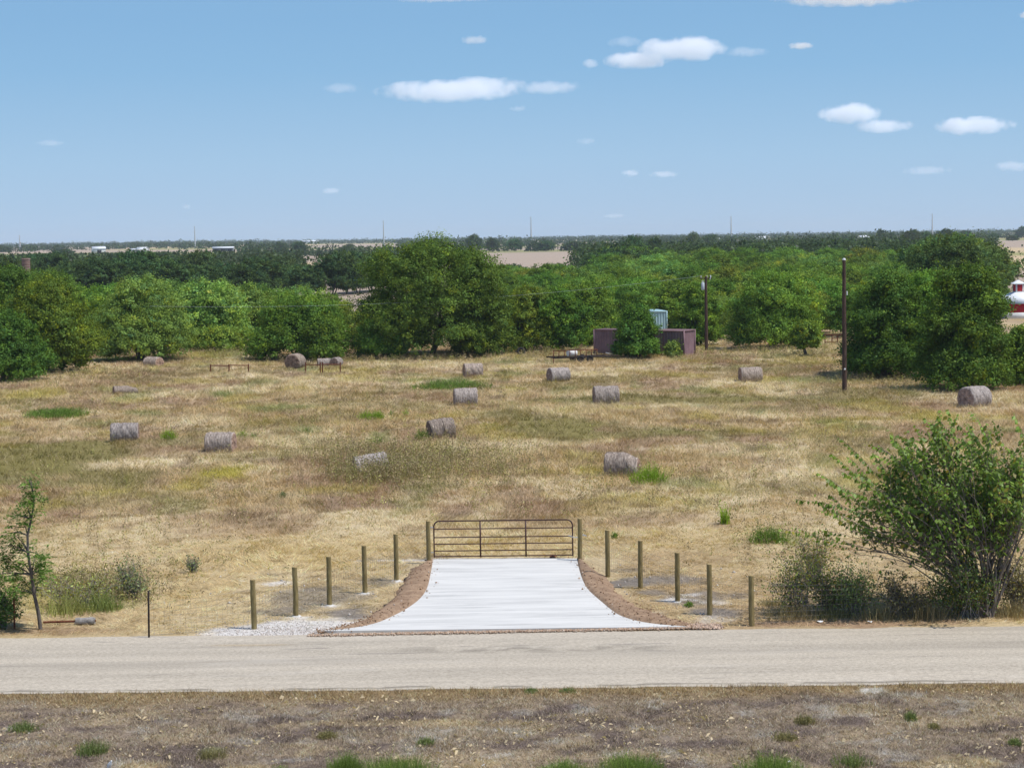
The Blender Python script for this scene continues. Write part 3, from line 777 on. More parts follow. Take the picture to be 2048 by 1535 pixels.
hero('leafy tree growing in front of the purple container', 1274, 716, 92, 606, 16, G1, 12000, 4, 'round', yellow=.05, base=.03, lobes=14, group=grp, back=-1.2)
hero('green tree behind the pole with the transformer', 1395, 690, 110, 560, 17, G1, 9000, 3, 'round', yellow=.12, base=.04, group=grp)
hero('broad green tree between the two utility poles', 1548, 698, 195, 542, 18, G1, 20000, 4, 'round', yellow=.1, base=.03, lobes=22, group=grp)
hero('small thin tree at the right foot of the broad tree between the poles', 1612, 714, 62, 640, 19, G1, 3500, 1, 'round', yellow=.15, base=.25, lobes=9, group=grp, skirt=0)
hero('dark bushy tree just right of the tall bare utility pole', 1775, 752, 185, 540, 20, G2, 19000, 4, 'round', yellow=.08, base=.03, lobes=20, group=grp)
hero('large tall green tree behind the rightmost hay bale', 1930, 778, 212, 520, 21, G2, 26000, 4, 'bush', yellow=.16, base=.02, lobes=24, group=grp)
hero('green tree filling the gap behind the two large trees at right', 1850, 735, 170, 535, 22, G1, 14000, 3, 'round', yellow=.1, base=.03, group=grp)
hero('low green tree at the right frame edge below the red barn', 2046, 768, 90, 650, 23, G1, 8000, 4, 'bush', yellow=.08, base=.02, group=grp)
hero('thin weedy shrub at the foot of the tall bare utility pole', 1722, 745, 60, 690, 24, G3, 2500, 4, 'bush', yellow=.4, base=.02, name='shrub', cat='shrub')
hero('low green shrub growing at the right end of the purple container', 1346, 713, 30, 684, 25, G4, 1500, 3, 'bush', base=.02, name='shrub', cat='shrub', back=-1.6)

# the wood and the tree rows further off: each tree one mesh, copied from a handful of kinds
def proto(name, seed, H, W, nl, **kw):
    stems = kw.pop('stems', 2)
    mb, cen, rad = crown_geo(seed, H, W, nl, **kw)
    trunk_geo(mb, seed, H, cen, stems, .2, 1)
    return mb.build(name, [M['leaf'], M['bark']], link=False)
PR = {
    'mid': [proto('tree', 40 + k, 7, 9, 24000, col=G1, yellow=.08, leaf=.19, base=.04, lobes=16, skirt=7) for k in range(3)],
    'yellow': [proto('tree', 50 + k, 6, 8, 20000, col=G3, yellow=.18, leaf=.19, base=.04, lobes=15, skirt=7) for k in range(3)],
    'feathery': [proto('tree', 55 + k, 6, 8, 16000, col=G4, yellow=.05, leaf=.17, base=.03, lobes=15, skirt=7) for k in range(2)],
    'olive': [proto('tree', 70 + k, 9, 12, 24000, col=GO, yellow=.06, leaf=.26, base=.05, lobes=18, skirt=6) for k in range(2)],
    'dark': [proto('tree', 60 + k, 9, 12, 16000, col=GD, yellow=.04, leaf=.32, base=.10, lobes=18, skirt=5) for k in range(3)],
}
H0 = {'olive': 9, 'mid': 7, 'yellow': 6, 'feathery': 6, 'dark': 9}; W0 = {'olive': 12, 'mid': 9, 'yellow': 8, 'feathery': 8, 'dark': 12}
prng = random.Random(3)
NTREE = [0]
def put_tree(kind, x, y, H, W, label, group):
    src = prng.choice(PR[kind]); o = src.copy(); C.objects.link(o)
    o.location = (x, y, T1(x, y)); o.rotation_euler = (0, 0, prng.random() * 6.283)
    o.scale = (W / W0[kind], W / W0[kind] * prng.uniform(.9, 1.1), H / H0[kind])
    tag(o, label, 'tree', group); NTREE[0] += 1
    return o

def dist_trees(items, mind):
    out = []
    for it in items:
        if all((it[0] - q[0])**2 + (it[1] - q[1])**2 > mind(it[1])**2 for q in out): out.append(it)
    return out

# right-hand wood: from behind the big tree across to the right frame edge
cand = []
for k in range(5200):
    y = 214 * (640 / 214) ** prng.random()
    q = prng.uniform(-.03, .30)
    x = q * y
    px, py = unproj(x, y, 0)
    if px < 985 and y < 260: continue
    if px < 960: continue
    if px > 1950: continue
    if px > 1900 and y > 430: continue
    if 1205 < px < 1420 and y < 240: continue
    if px < 1180 and y > 500: continue
    if 1400 < px < 1475 and y < 224: continue
    if 1640 < px < 1700 and y < 245: continue
    if px > 1780 and y < 232: continue
    cand.append((x, y, px))
wood = dist_trees(cand, lambda y: .0265 * y)
for (x, y, px) in wood:
    f = (y - 214) / 430
    H = prng.uniform(4.2, 5.8) + 2.6 * min(1, f * 1.5) * prng.uniform(.6, 1.3)
    if 1830 < px < 1950 and 290 < y < 400: H = prng.uniform(8.8, 11.0)
    if px < 1190: H = min(H, 11.28 - .0122 * y) * prng.uniform(.8, 1)
    W = H * prng.uniform(1.25, 1.7) * (1 + .25 * f)
    z = prng.random()
    kind = 'yellow' if z < .2 else 'feathery' if z < .38 else 'mid'
    if y > 480: kind = 'mid' if z < .6 else 'dark'
    if 1830 < px < 1950 and 290 < y < 400: kind = 'olive'
    nm = {'yellow': 'yellowish green', 'feathery': 'soft bright green', 'mid': 'mid green', 'dark': 'dark green', 'olive': 'tall olive green'}[kind]
    zone = 'behind the containers' if px < 1400 else 'behind the utility poles' if px < 1760 else 'behind the large trees at right'
    depth = 'front' if y < 290 else 'back'
    put_tree(kind, x, y, H, W, f'{nm} tree in the {depth} of the wood {zone}', f'{nm} trees in the {depth} of the wood {zone}')

# left: brighter trees behind the near row, then the long row of dark oaks
for (px, y, H, W, kind) in [(340, 236, 7.2, 9, 'feathery'), (385, 250, 6.6, 8, 'feathery'), (450, 262, 6.6, 9, 'feathery'), (520, 262, 6.2, 9, 'feathery'), (560, 245, 5.6, 8, 'mid'),
                            (600, 275, 5.4, 9, 'feathery'), (655, 262, 4.6, 7, 'mid'), (160, 225, 7.0, 8, 'mid'), (215, 262, 6.5, 9, 'mid'), (60, 240, 8.5, 10, 'mid'), (-20, 250, 8.5, 10, 'mid'),
                            (115, 285, 8, 10, 'mid'), (690, 225, 4.5, 6, 'yellow')]:
    p = at(px, 600, y)
    nm = {'yellow': 'yellowish green', 'feathery': 'soft bright green', 'mid': 'mid green'}[kind]
    put_tree(kind, p.x, y, H, W, f'{nm} tree behind the near trees left of the huge tree', f'{nm} trees behind the near row at left')
for k in range(34):
    px = -60 + k * 20.6 + prng.uniform(-8, 8); y = prng.choice([400, 425, 452, 480, 510]) + prng.uniform(-12, 12)
    if 622 < px < 650: continue
    p = at(px, 560, y); H = prng.choice((6.0, 7.2, 8.4, 9.6, 10.6)) * prng.uniform(.94, 1.06) - (1.0 if px > 480 else 0)
    if px > 590: H = prng.uniform(5.6, 6.6)
    put_tree('dark', p.x, y, H, prng.uniform(10, 16), 'dark oak in the long row across the middle distance at left', 'dark oaks in the long row at left')
for k, px in enumerate((665, 690, 716, 742, 770)):
    p = at(px, 560, 420 + 9 * k)
    put_tree('dark', p.x, 420 + 9 * k, prng.uniform(8.2, 9.6), 11, 'dark oak just left of the huge tree, beyond the gap in the row', 'dark oaks beyond the gap beside the huge tree')

for (px, Y, ty, wpx) in [(948, 1450, 468, 34), (985, 1450, 475, 30), (1030, 1500, 478, 40), (1092, 1450, 480, 44), (1150, 1450, 482, 50), (1266, 660, 470, 62), (1215, 700, 486, 60), (1310, 760, 474, 44), (1386, 1300, 463, 32), (1420, 1400, 468, 36),
                         (1640, 900, 478, 70), (1700, 1000, 476, 60), (1762, 1500, 457, 26), (1782, 1500, 464, 24), (1822, 1250, 458, 50), (1852, 1300, 462, 36), (1892, 1400, 457, 44), (1930, 1500, 460, 34), (1985, 1700, 466, 30), (2025, 1700, 470, 30), (2045, 2400, 452, 26),
                         (560, 1500, 484, 40), (600, 1400, 482, 36), (690, 1250, 490, 30), (700, 1600, 487, 24), (40, 900, 508, 60), (330, 950, 503, 50), (505, 1100, 496, 60), (230, 1000, 506, 40), (130, 1300, 498, 46)]:
    p = at(px, 480, Y); z0 = T1(p.x, Y); H = at(px, ty, Y).z - z0
    if H > 2: put_tree('dark', p.x, Y, H, wpx / FPX * Y, 'rounded dark tree standing out on the far skyline', 'dark trees on the far skyline')

# woodland too far to count
def far_wood():
    r = np.random.default_rng(23); mb = MB(); n = 15000
    y = 560 * (8500 / 560) ** r.random(n); x = (r.random(n) * 2 - 1) * .29 * y
    v = R_(0)
    dx = (CR.to_3x3().transposed())
    z = terrain_far(x, y)
    p3 = np.stack([x, y, z - CAMH], 1) @ np.array(CR.to_3x3())
    px = 1024 + FPX * p3[:, 0] / -p3[:, 2]; py = 767.5 - FPX * p3[:, 1] / -p3[:, 2]
    m = fbm(x, y, 200, 130, 3, 501) + .18 * sst(2500, 5000, y)
    thr = np.where(y > 1300, .56, .53)
    thr[(y > 1420) & (y < 1800) & (px > 930) & (px < 1300)] = .40; thr[(y < 1100) & (px > 1000) & (px < 1900)] = .36
    thr[(y < 900) & (px < 620)] = .40
    hedge = np.abs(fbm(x, y, 420, 240, 2, 511) - .5)
    k = (m > thr) | ((hedge < .012) & (y > 1300))
    # open fields seen between the trees
    def open_(a, b_, c, d): return (px > a) & (px < b_) & (y > c) & (y < d)
    for z_ in ((600, 715, 520, 1250), (940, 1165, 480, 1420), (600, 800, 1500, 3600), (1100, 1240, 1500, 2400), (1985, 2080, 380, 1500), (130, 480, 1250, 2000), (1700, 1850, 1500, 2300), (1480, 1620, 1900, 2600), (1900, 2080, 1500, 2400)):
        k &= ~open_(*z_)
    x, y, z = x[k], y[k], z[k]; n = len(x)
    H = 5.5 + 5 * r.random(n)**1.5
    gap = np.where(px[k] < 700, 15.0, 9.0); H = np.where(y < 1400, np.clip(np.minimum(H, CAMH - z - gap * y / FPX), 2.2, None), H * (.7 + .6 * vn(x / 300, y / 400, 3))); Wd = np.maximum(H, 5) * (1.1 + .7 * r.random(n))
    far = y > 1600
    cnt = np.where(y < 1000, 90, np.where(y < 2200, 60, 36)); ti = np.repeat(np.arange(n), cnt); m_ = len(ti)
    d = rdir(r, m_); d[:, 2] = np.abs(d[:, 2]) * 1.0
    rr = (.75 + .35 * r.random(m_))
    pos = np.stack([x[ti] + d[:, 0] * Wd[ti] * .5 * rr, y[ti] + d[:, 1] * Wd[ti] * .5 * rr, z[ti] + H[ti] * (.12 + .85 * d[:, 2] * rr)], 1)
    pos[:, 2] -= (r.random(m_) < .35) * r.random(m_) * H[ti] * .5; pos[:, 2] = np.maximum(pos[:, 2], z[ti] + .3)
    L = np.where(y < 1000, 1.0, np.where(y < 2200, 1.5, 2.1))[ti] * (.6 + .8 * r.random(m_))
    tone = np.exp(r.normal(0, .22, n))[ti][:, None] * np.exp(r.normal(0, .25, (m_, 1)))
    cc = np.array((.050, .082, .026)) * tone
    leaves(mb, pos, rdir(r, m_), d + .7 * rdir(r, m_), L, L * .8, np.clip(cc, .01, .3))
    return mb
tag(far_wood().build('distant_woodland', M['leaf_near']), None, None, kind='stuff')

# ------------------------------------------------------------------ shrub on the right, small tree on the left
def curve(p0, p1, bend, n=7):
    p0, p1 = np.array(p0, float), np.array(p1, float); t = np.linspace(0, 1, n)[:, None]
    return p0 * (1 - t) + p1 * t + np.array(bend)[None] * (4 * t * (1 - t))

def big_shrub():
    r = np.random.default_rng(31); p = G0(1972, 1232)
    t = thing('shrub', 'tall leafy roadside shrub with long arching shoots, right of the driveway', 'shrub', p)
    wd, tw, lv = MB(), MB(), MB()
    shoots = []
    for k in range(46):
        dd = rdir(r, 1)[0]
        if dd[2] < -.55: dd[2] = -dd[2]
        e = np.array((-1.0, .7, 3.0)) + dd * np.array((3.3, 1.9, 2.25)) * r.uniform(.75, 1.0); L = 4.0
        dx, dy, dz = e; dy = max(-.8, dy)
        o = np.array((r.normal(0, .16), r.normal(0, .16), 0))
        e = np.array((dx, dy, dz)); pts = curve(o, e, (r.normal(0, .15), r.normal(0, .15), .35 + .2 * r.random() if dz < 3 else .1), 9)
        pts += np.cumsum(r.normal(0, .045, pts.shape), 0) * np.linspace(0, 1, 9)[:, None]
        wd.tube(pts, np.linspace(.036, .008, 9) * r.uniform(.6, 1.3), 5)
        for j in range(10):
            f = r.uniform(.40, 1.0); q = pts[min(8, int(f * 8))]
            d = e / np.linalg.norm(e) * .55 + rdir(r, 1)[0] * .7 + np.array((-.22, 0, .35)); d /= np.linalg.norm(d)
            Lb = r.uniform(.55, 1.35); e2 = q + d * Lb
            if e2[2] < .5 or e2[1] < -1.1: continue
            b2 = curve(q, e2, r.normal(0, .06, 3) + (0, 0, .05), 5); tw.tube(b2, np.linspace(.010, .004, 5), 3, caps=False)
            for i in range(r.integers(2, 6)):
                g = r.uniform(.35, 1.0); q3 = b2[min(4, int(g * 4))]
                d3 = d * .6 + rdir(r, 1)[0] * .65 + np.array((-.25, 0, .40)); d3 /= np.linalg.norm(d3)
                Ls = r.uniform(.5, 1.15); shoots.append((q3, q3 + d3 * Ls))
    for k in range(8):
        a = 6.283 * k / 8; o = np.array((math.cos(a) * .20, math.sin(a) * .16, -.1)); e = np.array((math.cos(a) * .75 - .3, math.sin(a) * .4 + .1, r.uniform(1.6, 2.4)))
        wd.tube(curve(o, e, (.05, 0, 0), 7) + r.normal(0, .015, (7, 3)), np.linspace(.075, .03, 7) * r.uniform(.7, 1.1), 7)
    # long leader shoots that break the outline
    for (px, py, bx, by) in [(1897, 818, 1925, 950), (1672, 870, 1760, 960), (1662, 905, 1740, 990), (1635, 945, 1720, 1010), (1632, 1000, 1700, 1060), (1640, 1020, 1720, 1050), (1830, 850, 1870, 960), (1985, 838, 2020, 960), (2028, 825, 2060, 930),
                             (1780, 868, 1840, 980), (1865, 845, 1900, 950), (1965, 855, 1990, 980), (1700, 940, 1790, 1010), (1745, 905, 1800, 1000), (1940, 880, 1950, 1000), (2040, 880, 2050, 1000), (1720, 980, 1790, 1040)]:
        for dd in (0, 1, 2):
            Y = p.y + r.normal(0, .7); a_ = np.array(at(bx + r.normal(0, 14) * min(dd, 1), by + 24 * dd, Y)) - np.array(p); b_ = np.array(at(px + r.normal(0, 22) * dd, py + (dd > 0) * (26 + 16 * dd), Y)) - np.array(p)
            shoots.append((a_, b_)); shoots.append((a_ + (b_ - a_) * .35, a_ + (b_ - a_) * .75 + r.normal(0, .15, 3)))
            pp = curve(np.array((0, 0, .6)) + r.normal(0, .1, 3), a_, (.15, 0, .25), 8); wd.tube(pp, np.linspace(.020, .007, 8), 4)
    for (a, b_) in shoots:
        a = np.array(a); b_ = np.array(b_); pts = curve(a, b_, (0, 0, .06 * np.linalg.norm(b_ - a)), 5)
        tw.tube(pts, np.linspace(.007, .003, 5), 3, caps=False)
        Ln = np.linalg.norm(b_ - a)
        dens = 14 * np.clip((pts[-1][2] - 1.4) / 2.2, .16, 1.0) * (1.0 if r.random() > .22 else .2)
        n = max(3, int(Ln * dens)); tt = np.linspace(.15, 1, n) ** .9
        c = np.stack([np.interp(tt, np.linspace(0, 1, 5), pts[:, k]) for k in range(3)], 1)
        ax = (b_ - a) / Ln; side = np.cross(ax, (0, 0, 1.0)); side /= np.linalg.norm(side) + 1e-6
        sg = np.where(np.arange(n) % 2 == 0, 1, -1)[:, None]
        u = side[None] * sg * .75 + ax[None] * .25 + np.array((-.15, 0, -.75)) + r.normal(0, .3, (n, 3))
        nrm = np.array((.3, -.3, .8))[None] + r.normal(0, .4, (n, 3))
        L = .165 * (.65 + .6 * r.random(n)); tone = math.exp(r.normal(0, .2))
        cc = np.array((.165, .255, .045)) * tone * (.7 + .6 * r.random((n, 1)))
        y = r.random(n) < .09; cc[y] = np.array((.27, .24, .045)) * (.7 + .5 * r.random((y.sum(), 1)))
        leaves(lv, c, u, nrm, L, L * .62, cc)
    wd.build('stems', M['bark_twig'], t, smooth=True); tw.build('twigs', M['bark_twig'], t); lv.build('foliage', M['leaf_near'], t)
big_shrub()

def low_shrub(label, px, by, wpx, ty, seed, col, n=2600, leaf=.07, dead=.25, yellow=.12):
    p = G0(px, by); s = FPX / p.y; W = wpx / s; H = (by - ty) / s
    r = np.random.default_rng(seed); t = thing('shrub', label, 'shrub', p, 0, 'low shrubs along the fence line')
    wd, lv = MB(), MB(); tips = []
    for k in range(40):
        a = r.uniform(0, 6.28); e = np.array((math.cos(a) * W * .62 * r.uniform(.2, 1), math.sin(a) * W * .4 * r.uniform(.2, 1), H * r.uniform(.25, 1)))
        o = np.array((r.normal(0, .12 * W), r.normal(0, .08 * W), 0)); pts = curve(o, e, (0, 0, H * .12), 5) + r.normal(0, .03, (5, 3))
        wd.tube(pts, np.linspace(.013, .004, 5), 4, caps=False); tips += [pts[2], pts[3], pts[4], (pts[3] + pts[4]) / 2]
        for j in range(4):
            q = pts[r.integers(1, 5)]; e2 = q + rdir(r, 1)[0] * .3 * H + (0, 0, .15 * H); wd.tube([q, (q + e2) / 2 + r.normal(0, .02, 3), e2], [.006, .005, .003], 3, caps=False); tips += [e2, (q + e2) / 2]
    n = int(n * 1.8); col = np.array(col) * 1.8
    tips = np.array(tips); k = r.integers(0, len(tips), n)
    pos = tips[k] + r.normal(0, .085 * max(H, .8), (n, 3)) * (1.2, 1, 1); pos[:, 2] = np.maximum(pos[:, 2], .04)
    cc = np.array(col) * np.exp(r.normal(0, .35, (n, 1))); d = r.random(n) < dead; cc[d] = np.array((.19, .15, .095)) * (.6 + .7 * r.random((d.sum(), 1)))
    y = r.random(n) < yellow; cc[y] = np.array((.34, .29, .05)) * (.6 + .6 * r.random((y.sum(), 1)))
    L = leaf * (.6 + .9 * r.random(n)); leaves(lv, pos, rdir(r, n), rdir(r, n) + (0, 0, .5), L, L * .55, cc)
    wd.build('stems', M['bark_pale'], t); lv.build('foliage', M['leaf_near'], t)
OL2 = (.13, .16, .04)
low_shrub('loose yellow-flecked shrub with dead twigs, leftmost under the tall roadside shrub', 1600, 1228, 130, 1118, 71, OL2, 1300, yellow=.2)
low_shrub('dark leafy shrub below the shoots of the tall roadside shrub', 1712, 1230, 105, 1132, 72, (.16, .21, .065), 1700, dead=.1, yellow=.06)
low_shrub('dry brown tangle between the dark shrub and the rusty stake at right', 1810, 1232, 150, 1158, 73, (.19, .17, .085), 1500, dead=.5)
low_shrub('thin yellow-flowered weed standing above the leftmost low shrub', 1625, 1175, 70, 1075, 74, OL2, 900, yellow=.3)
low_shrub('dense dark suckers crowding the foot of the tall roadside shrub', 1925, 1234, 130, 1120, 75, (.085, .125, .035), 4200, dead=.2)
low_shrub('dry weeds at the right frame edge beyond the tall roadside shrub', 2035, 1225, 90, 1110, 76, (.17, .16, .07), 2200, dead=.5)
low_shrub('sparse grey weed between the dark shrub and the loose yellow-flecked one', 1660, 1225, 70, 1150, 77, OL2, 1300, dead=.4)
low_shrub('leafy green weed bush at the left frame edge by the rusty stake', 4, 1256, 60, 1180, 78, (.06, .11, .03), 2600, dead=.1, yellow=.05)
low_shrub('grey-green weed clump left of the black steel stake', 265, 1200, 55, 1130, 79, (.14, .175, .075), 600, dead=.15, yellow=.02)
low_shrub('tangled green and straw weeds between the thin tree and the black stake', 165, 1215, 190, 1158, 84, (.22, .25, .08), 800, dead=.3, yellow=.2)
low_shrub('small green weed standing in the trodden straw left of the posts', 385, 1150, 26, 1122, 85, (.13, .17, .07), 160, dead=.1, yellow=.02)

def thin_tree():
    r = np.random.default_rng(33); p = G0(82, 1258)
    t = thing('tree', 'thin crooked young tree with feathery leaves by the left roadside', 'tree', p)
    wd, lv = MB(), MB(); O = np.array(p)
    path = [(82, 1258), (77, 1225), (69, 1190), (63, 1150), (56, 1105), (55, 1070), (62, 1040), (68, 1010), (66, 985), (58, 958)]
    pts = np.array([np.array(at(a, b_, p.y + .1 * math.sin(i))) - O for i, (a, b_) in enumerate(path)]); pts[0, 2] = -.1
    wd.tube(pts, np.linspace(.062, .012, len(pts)), 7)
    cl = []
    for (a, b_, n) in [(62, 975, 260), (66, 1000, 260), (60, 1025, 180), (42, 1035, 90), (20, 1032, 70), (48, 1050, 150), (30, 1070, 130), (12, 1068, 120), (8, 1090, 100), (45, 1085, 130), (25, 1105, 160), (40, 1120, 190), (14, 1130, 160), (72, 1110, 170), (85, 1115, 170),
                       (78, 1135, 240), (90, 1145, 180), (30, 1150, 190), (8, 1155, 170), (45, 1165, 150), (22, 1172, 130), (62, 1178, 110), (80, 1160, 120), (36, 1185, 60), (2, 1120, 120), (-12, 1150, 130), (60, 955, 60), (52, 1008, 110)]:
        cpos = np.array(at(a, b_, p.y + r.normal(0, .5))) - O
        j = np.argmin(np.abs(pts[:, 2] - (cpos[2] - .25))); q = pts[j]
        wd.tube(curve(q, cpos, (0, 0, .08), 5), np.linspace(.022, .006, 5), 4)
        m = n // 8
        for k in range(m):
            s0 = cpos + r.normal(0, .13, 3); d = rdir(r, 1)[0] + (0, 0, -.15); e = s0 + d * .26
            f = np.linspace(0, 1, 11)[:, None]; c = s0 * (1 - f) + e * f; side = np.cross(d, (0, 0, 1)); side /= np.linalg.norm(side) + 1e-6
            u = side[None] * np.where(np.arange(11) % 2, 1, -1)[:, None] + d * .3
            L = np.full(11, .095); cc = np.tile(np.array((.12, .215, .04)) * math.exp(r.normal(0, .3)), (11, 1))
            leaves(lv, c, u, np.array((0, 0, 1.)) + r.normal(0, .5, (11, 3)), L, L * .5, cc)
    wd.build('trunk', M['bark'], t, smooth=True); lv.build('foliage', M['leaf_near'], t)
thin_tree()

# ------------------------------------------------------------------ weeds that stand out in the field
def weed(label, px, by, wpx, ty, seed, col, n=260, wid=.03, leafy=False, name='weed_clump', group='green weed clumps in the field'):
    p = G0(px, by); s = FPX / p.y; W = wpx / s; H = (by - ty) / s
    r = np.random.default_rng(seed); mb = MB()
    b = np.c_[r.normal(0, W * .26, n), r.normal(0, max(.1, W * .2), n), np.zeros(n)]; b[:, 0] = np.clip(b[:, 0], -W / 2, W / 2)
    h = H * (.25 + .75 * r.random(n)) * (1 - .45 * np.clip(np.abs(b[:, 0]) / (W * .5), 0, 1)**2) * (.6 + .6 * vn(b[:, 0] * 7 + seed, b[:, 1] * 7, seed)); lean = np.c_[r.normal(0, .22, n) + b[:, 0] * .3, r.normal(0, .2, n)] * h[:, None]
    cc = np.array(col) * np.exp(r.normal(0, .28, (n, 1)))
    blades(mb, b, h, lean, np.full(n, wid), cc, r)
    m = n * 2; k = r.integers(0, n, m); f = .3 + .7 * r.random(m)[:, None]
    pos = b[k] + np.c_[lean[k], h[k]] * f
    L = wid * 2.4 * (.6 + .8 * r.random(m)); leaves(mb, pos, rdir(r, m) + (0, 0, .5), rdir(r, m), L, L * .35, np.array(col) * np.exp(r.normal(0, .3, (m, 1))))
    o = mb.build(name, M['leaf_near']); o.location = p
    return tag(o, label, 'weed', group)
BG = (.27, .40, .04); MG = (.16, .25, .045)
weed('bright green weed clump at the right end of the nearest right bale', 1297, 967, 66, 918, 601, BG, 700)
weed('tall bright green weed standing alone above the right fence posts', 1450, 1047, 18, 998, 602, BG, 90, .04)
weed('green weed patch in straw right of the lone tall weed', 1538, 1088, 74, 1048, 603, MG, 500)
weed('bright yellow-green weed clump, left one in the middle of the field', 735, 840, 36, 818, 604, BG, 420)
weed('bright yellow-green weed clump, right one in the middle of the field', 756, 840, 22, 815, 605, BG, 260)
weed('thin upright green weed second right of the yellow-green clumps', 812, 833, 10, 811, 606, BG, 90)
weed('thin upright green weed left of its taller twin in mid field', 783, 832, 12, 818, 607, MG, 70)
weed('green weed tuft standing right of the leftmost upright bale', 338, 882, 28, 850, 608, BG, 330)
weed('green weed tuft behind the right end of the striped bale', 484, 875, 20, 853, 609, BG, 220)
weed('smaller green weed tuft right of the tuft behind the striped bale', 507, 876, 16, 858, 610, MG, 120)
weed('dark green weed clump at the left end of the tilted bale', 843, 878, 26, 852, 611, MG, 360)
weed('dark green weed bed at far left of the field', 114, 834, 118, 814, 612, MG, 1500, .04)
weed('green weed patch left of the top middle bale', 905, 774, 150, 760, 613, MG, 1100, .05)
weed('small green weed mound in mid field below the yellow-green clumps', 755, 886, 34, 866, 614, MG, 300)
weed('low green weed strip left of the small weed mound', 612, 868, 50, 856, 615, MG, 260)
weed('small green tuft beside the second right fence post from the gate', 1229, 1076, 12, 1060, 616, MG, 90)
weed('green tuft on the chalk by the third right post from the gate', 1378, 1212, 16, 1200, 617, MG, 80)
for (px, by, wd_, ty, lab, c_) in [(1590, 1240, 110, 1178, 'straw-coloured grass under the leftmost low roadside shrub', (.42, .34, .17)), (1668, 1240, 90, 1190, 'olive and straw grass left of the dark leafy low shrub', (.30, .28, .11)),
        (1760, 1240, 130, 1175, 'dry straw grass right of the dark leafy low shrub', (.36, .30, .15)), (1850, 1241, 120, 1165, 'brown dry grass beside the rusty stake under the tall shrub', (.33, .26, .14)), (2030, 1238, 80, 1170, 'dry straw grass right of the trunk of the tall shrub', (.42, .34, .18)),
        (1545, 1215, 60, 1180, 'short straw grass at the left end of the roadside shrubs', (.42, .35, .19))]:
    weed(lab, px, by - 5, wd_, ty + 14, px, np.array(c_) * .85, 420, .016, name='dry_grass_clump', group='dry grass clumps under the roadside shrubs')
weed('loose yellow-green grass clump behind the thin roadside tree', 135, 1228, 110, 1165, 619, (.34, .36, .12), 380, .022)
weed('loose green grass clump left of the black stake', 205, 1222, 76, 1168, 620, (.27, .32, .10), 520, .020)
weed('lone thin weed stalk left of the bright tuft in the left field', 566, 1000, 9, 976, 618, (.16, .20, .08), 200)
# verge tufts
VG = 'green tufts on the near verge'
VC = (.20, .25, .085)
for (px, by, wd_, ty, lab) in [(182, 1500, 62, 1458, 'leafy green tuft on the near verge at left'), (48, 1455, 60, 1432, 'low green tuft nearest the left frame edge on the verge'),
        (1705, 1522, 80, 1480, 'largest dark green tuft on the verge at right'), (1820, 1433, 22, 1410, 'small dark green tuft on the verge below the road at right'),
        (1868, 1446, 24, 1430, 'small olive tuft right of the small dark verge tuft'), (1610, 1440, 40, 1420, 'olive grass tuft on the verge left of the small dark one'),
        (2030, 1480, 26, 1460, 'small green tuft by the right frame edge of the verge'), (1062, 1383, 26, 1375, 'left one of the two low dark tufts at the road edge'),
        (1135, 1383, 32, 1375, 'right one of the two low dark tufts at the road edge'), (850, 1480, 34, 1458, 'thin green tuft in the middle of the verge'),
        (425, 1505, 60, 1480, 'olive green tuft on the verge left of middle'), (655, 1468, 40, 1450, 'faint olive tuft on the verge above the green bottom patch'),
        (1570, 1472, 50, 1452, 'straw-coloured tuft on the verge right of middle')]:
    c_ = (.28, .25, .11) if ('olive' in lab or 'straw' in lab) else VC
    weed(lab, px, by, wd_, ty, int(px * 7 + by), c_, 330, .015, name='grass_tuft', group=VG)
for (px, by, wd_, ty, lab) in [(1262, 1545, 130, 1482, 'bright green grass mound at the bottom frame edge, rightmost of the middle three'), (795, 1547, 170, 1488, 'wide green grass mound at the bottom frame edge left of middle'),
        (692, 1545, 66, 1484, 'dark green grass mound beside the wide one at the bottom edge'), (1130, 1549, 110, 1500, 'low green grass mound at the bottom edge, middle of three'), (1542, 1546, 130, 1488, 'green grass mound at the bottom frame edge at right'),
        (560, 1556, 60, 1520, 'small green grass mound at the bottom edge left of the wide one')]:
    weed(lab, px, by, wd_, ty, int(px * 3), (.19, .27, .06), 1500, .013, name='grass_mound', group='green mounds at the bottom edge')

